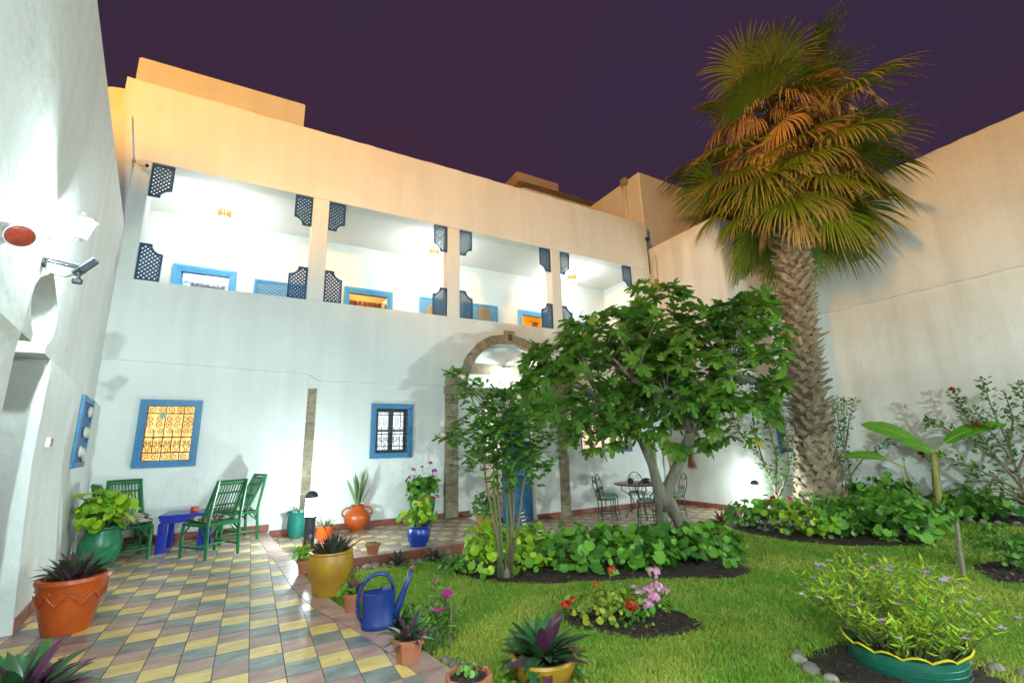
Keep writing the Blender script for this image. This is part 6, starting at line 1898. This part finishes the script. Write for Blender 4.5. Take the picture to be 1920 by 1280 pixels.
# tyre planter
t = root('tyre_planter', (4.22, 1.86, zl(4.2)), R(-30), 'green painted tyre planter with a scalloped yellow edge full of pale violet vincas', 'planter')
M_TYRE = mat('green_tyre_paint', (.010, .105, .070), .4, var=.3, scale=10, spec=.5, bump=.1)
mb = MB(); nn = 72; prof = [(.34, 0), (.40, .02), (.425, .08), (.43, .16), (.425, .20), (.43, .215)]
vs = []
for i, (r_, z) in enumerate(prof):
    for j in range(nn):
        a = 2*math.pi*j/nn; sc_ = abs(math.sin(a*7)); zz = z + (.045*sc_ if i >= 4 else 0); rr_ = r_ + (.035*sc_*(i == 5))
        vs.append((rr_*math.cos(a)*1.05, rr_*math.sin(a), zz))
for j in range(nn):
    a = 2*math.pi*j/nn; vs.append((.40*math.cos(a), .40*math.sin(a), .17))
fs = [(i*nn+j, i*nn+(j+1) % nn, (i+1)*nn+(j+1) % nn, (i+1)*nn+j) for i in range(len(prof)) for j in range(nn)] + [tuple(reversed(range(nn)))]
mb.add(vs, fs); mb.build('tyre', M_TYRE, t, smooth=35)
MB().tube([((.437+.035*abs(math.sin(a*7)))*math.cos(a)*1.05, (.437+.035*abs(math.sin(a*7)))*math.sin(a), .218+.045*abs(math.sin(a*7))) for a in [2*math.pi*j/84 for j in range(84)]], .009, 5, closed=True).build('yellow_edge', mat('yellow_paint', (.62, .48, .02), .45), t)
for k in range(3): MB().tube([(.428*1.05*math.cos(a), .43*math.sin(a), .05+.05*k) for a in [2*math.pi*j/60 for j in range(60)]], .004, 4, closed=True).build('tread_line', M_TYRE, t)
MB().lathe([(.40, .17), (.2, .185), (0, .19)], 30).build('soil', M_SOIL, t)
vinca(None, None, .80, .86, 130, 60, [L_VIOLET, L_VIOLET, L_VIOLET, L_VIOLET, leafmat('white_petal', (.7, .7, .7), (.8, .78, .8))], 51, t=t, z=.17, leaf=.105)
t.scale = (.76, .76, .76)
# magenta vinca on a stick beside the patio
t = vinca((1.42, 3.85, zl(1.4)), 'magenta flowering vinca tied to a thin stick beside the patio border', .26, .50, 30, 13, [L_MAGENTA], 52, L_GER, .07, fs_=1.25)
MB().tube([(.06, -.12, -.05), (.065, -.115, .42)], .008, 6).build('stick', M_WOODST, t)
t = root('wooden_stake', (7.68, 2.62, zl(7.7)-.05), 0, 'weathered wooden stake standing in the grass beyond the tyre planter', 'stake')
MB().tube([(0, 0, 0), (.03, -.01, .35), (.07, -.03, .66)], [.03, .027, .022], 7).build('stake', mat('grey_wood', (.26, .21, .15), .85, var=.35, scale=18), t)

# purple rosettes planted along the borders
ros = [((1.88, 6.70), .20, 'purple spiky rosette in the stones below the terrace riser, left of the blue pot'), ((2.42, 6.70), .23, 'purple spiky rosette in the stones below the blue pot'), ((1.05, 6.35), .24, 'spiky rosette hidden right behind the ochre pot'),
       ((1.26, 4.36), .26, 'dark purple spiky plant behind the spout of the watering can'), ((8.7, 6.72), .26, 'red leaved rosette at the lawn edge of the lower terrace'), ((9.45, 6.95), .24, 'red leaved rosette by the skirting near the far bollard lamp'), ((5.05, 6.7), .22, 'dark rosette at the terrace edge left of the fig trunk'), ((1.62, 2.75), .20, 'green spiky leaves at the bottom edge between the octagonal pot and the ochre bowl')]
RED = [strap_mesh(.26, .024, c, r_, m=leafmat('wine_leaf', (.12, .035, .04), (.22, .08, .06), rough=.4, trans=.08)) for c, r_ in ((.3, .1), (.5, .6), (.2, .9))]
for (x, y), s_, la in ros:
    t = root('border_rosette', (x, y, max(zl(x), -.335 if y > 6.86 else -9)), 0, la, 'plant', 'rosettes along the borders')
    rosette(t, RED if 8 < x else (RHO if x != 1.62 else RHO[:1]), 34, .0, s_, .05, 10, 85)

# ================================================================== stones edging the beds
SM = []
for k in range(5):
    o = MB().blob((0, 0, 0), 1.0, RNG.uniform(.65, .9), RNG.uniform(.5, .7), 10, 7, .07).build('border_stone', M_STONEG, smooth=True); SM.append(o.data); bpy.data.objects.remove(o)
def stone(x, y, r, label, group, zoff=.0):
    o = bpy.data.objects.new('border_stone', SM[RNG.randrange(5)]); link(o)
    o.location = (x, y, zl(x)+r*.28+zoff); o.scale = (r, r, r); o.rotation_euler = (RNG.uniform(-.2, .2), RNG.uniform(-.2, .2), RNG.uniform(0, 6.28))
    tag(o, label, 'stone', group)
x = .82
while x < 3.7:
    stone(x, TF-.09-RNG.uniform(0, .05), RNG.uniform(.045, .075), 'small river stone in the row along the terrace riser', 'stones below the terrace riser'); x += RNG.uniform(.09, .14)
    if RNG.random() < .35: stone(x, TF-.18, RNG.uniform(.03, .045), 'small river stone in the row along the terrace riser', 'stones below the terrace riser')
y = 5.6
while y > 1.0:
    stone(12.88+RNG.uniform(-.04, .04), y, RNG.uniform(.06, .10), 'pale stone in the row edging the bed under the high wall', 'stones under the high wall'); y -= RNG.uniform(.16, .30)
for (x, y, r) in ((3.66, 2.30, .06), (3.58, 2.18, .065), (3.56, 2.04, .05), (3.78, 2.38, .045), (4.62, 1.70, .07), (4.70, 1.54, .06), (4.74, 1.40, .06)):
    stone(x, y, r, 'rounded stone lying beside the tyre planter', 'stones around the tyre planter')
for (x, y, r) in ((1.42, 3.50, .06), (1.45, 3.38, .075), (1.52, 3.26, .07), (1.40, 3.62, .045), (1.50, 3.10, .06), (1.38, 3.0, .05)):
    stone(x, y, r, 'grey stone in the soil between the patio border and the lawn', 'stones beside the patio border')

# ================================================================== grass
def inside(px, py, poly):
    c = np.zeros(len(px), bool); n = len(poly)
    for i in range(n):
        x0, y0 = poly[i]; x1, y1 = poly[(i+1) % n]
        cond = ((y0 > py) != (y1 > py)) & (px < (x1-x0)*(py-y0)/((y1-y0) if abs(y1-y0) > 1e-9 else 1e-9)+x0)
        c ^= cond
    return c
N = 2000000
gx_ = NR.uniform(.3, 13.4, N); gy_ = NR.uniform(.4, 6.84, N)
d_ = np.hypot(gx_, gy_)
dens = np.clip(1.0*(3.2/np.maximum(d_, 2.2))**2.0, 0.05, 1.0)
keep = (NR.random(N) < dens*.62) & (gy_ > .12*gx_)
gx_, gy_, d_ = gx_[keep], gy_[keep], d_[keep]
ex_ = np.interp(gy_, [p[0] for p in EDGE][::-1], [p[1] for p in EDGE][::-1])
ok = gx_ > ex_ + .02
ok &= ~((gy_ > 6.72) & (gx_ < 3.8)); ok &= ~((gx_ < 1.55) & (gy_ < 4.5) & (gx_ < ex_ + .22))
jx, jy = gx_ + NR.normal(0, .035, len(gx_)) + .04*np.sin(gy_*9+gx_*4), gy_ + NR.normal(0, .035, len(gx_)) + .04*np.sin(gx_*8-gy_*5)
for b_ in BEDS: ok &= ~inside(jx, jy, b_)
ok &= ~((np.hypot(gx_-1.86, gy_-2.98) < .2))
gx_, gy_, d_ = gx_[ok], gy_[ok], d_[ok]
n = len(gx_)
print('grass blades', n)
patch = .5 + .5*np.sin(gx_*2.3+1.3*np.sin(gy_*1.9))*np.cos(gy_*2.7+np.sin(gx_*1.1)*1.7)
patch = .5*patch + .25*(.5+.5*np.sin(gx_*7.1+gy_*5.3)*np.cos(gy_*8.3-gx_*3.7))
hgt = NR.uniform(.016, .042, n)*(1-.3*patch); wid = (.0013+.00062*d_)*NR.uniform(.7, 1.3, n)
az = NR.uniform(0, 2*np.pi, n); lean = NR.uniform(.1, .9, n)*hgt; la_ = NR.uniform(0, 2*np.pi, n)
zb_ = .004 - .2 - .02*np.clip(gx_, 0, 11) + .012*np.sin(gx_*2.1+gy_)*np.cos(gy_*1.7) - .004
cx_, sx_ = np.cos(az)*wid, np.sin(az)*wid; lx, ly = np.cos(la_)*lean, np.sin(la_)*lean
V = np.zeros((n, 5, 3), np.float32)
V[:, 0] = np.column_stack([gx_-cx_, gy_-sx_, zb_]); V[:, 1] = np.column_stack([gx_+cx_, gy_+sx_, zb_])
V[:, 2] = np.column_stack([gx_-cx_*.8+lx*.35, gy_-sx_*.8+ly*.35, zb_+hgt*.6]); V[:, 3] = np.column_stack([gx_+cx_*.8+lx*.35, gy_+sx_*.8+ly*.35, zb_+hgt*.6])
V[:, 4] = np.column_stack([gx_+lx, gy_+ly, zb_+hgt])
b_ = (np.arange(n)*5)[:, None]
F = np.concatenate([b_+np.array([[0, 1, 3]]), b_+np.array([[0, 3, 2]]), b_+np.array([[2, 3, 4]])])
bare = np.clip(np.sin(gx_*1.37+2*np.sin(gy_*.9))*np.sin(gy_*1.93+1.1*np.sin(gx_*.8+1)) - .45, 0, 1)*1.6
rn = np.clip(.85*patch - .08 + bare + NR.normal(0, .17, n), 0, 1)
gr_ = mesh_np('grass', V.reshape(-1, 3), F, L_GRASS, None, {'rnd': np.repeat(rn, 5), 't': np.tile([0, 0, .6, .6, 1.0], n)*np.repeat(.75+.25*patch, 5)})
tag(gr_, 'short green lawn grass between the patio and the high wall', 'grass', kind='stuff')

# dry leaves fallen on the beds, lawn and paving
rr_ = random.Random(77); P, D, S = [], [], []
for k in range(420):
    if k < 300:
        b_ = BEDS[rr_.randrange(4)]; i = rr_.randrange(len(b_)); cx = sum(q[0] for q in b_)/len(b_); cy = sum(q[1] for q in b_)/len(b_); s_ = rr_.random()**.4
        x, y = cx+(b_[i][0]-cx)*s_, cy+(b_[i][1]-cy)*s_; z = zl(x) + .03
    elif k < 360:
        x, y = rr_.uniform(1.6, 9), rr_.uniform(2, 6.6); z = zl(x) + .035
    else:
        y = rr_.uniform(3, 9.1); x = rr_.uniform(xbase(y)+.15, xe(y)-.05); z = .004
    P.append((x, y, z)); D.append((rr_.uniform(-1, 1), rr_.uniform(-1, 1), rr_.uniform(-.05, .2))); S.append(rr_.uniform(.02, .06) if k < 360 else rr_.uniform(.012, .03))
lit_ = scatter('leaf_litter', OVATE, np.array(P), frame_np(np.array(D)), np.array(S), leafmat('dry_leaf', (.16, .09, .03), (.34, .22, .08), trans=.1), None)
tag(lit_, 'scattered dry leaves on the beds, grass and paving', 'fallen leaves', kind='stuff')
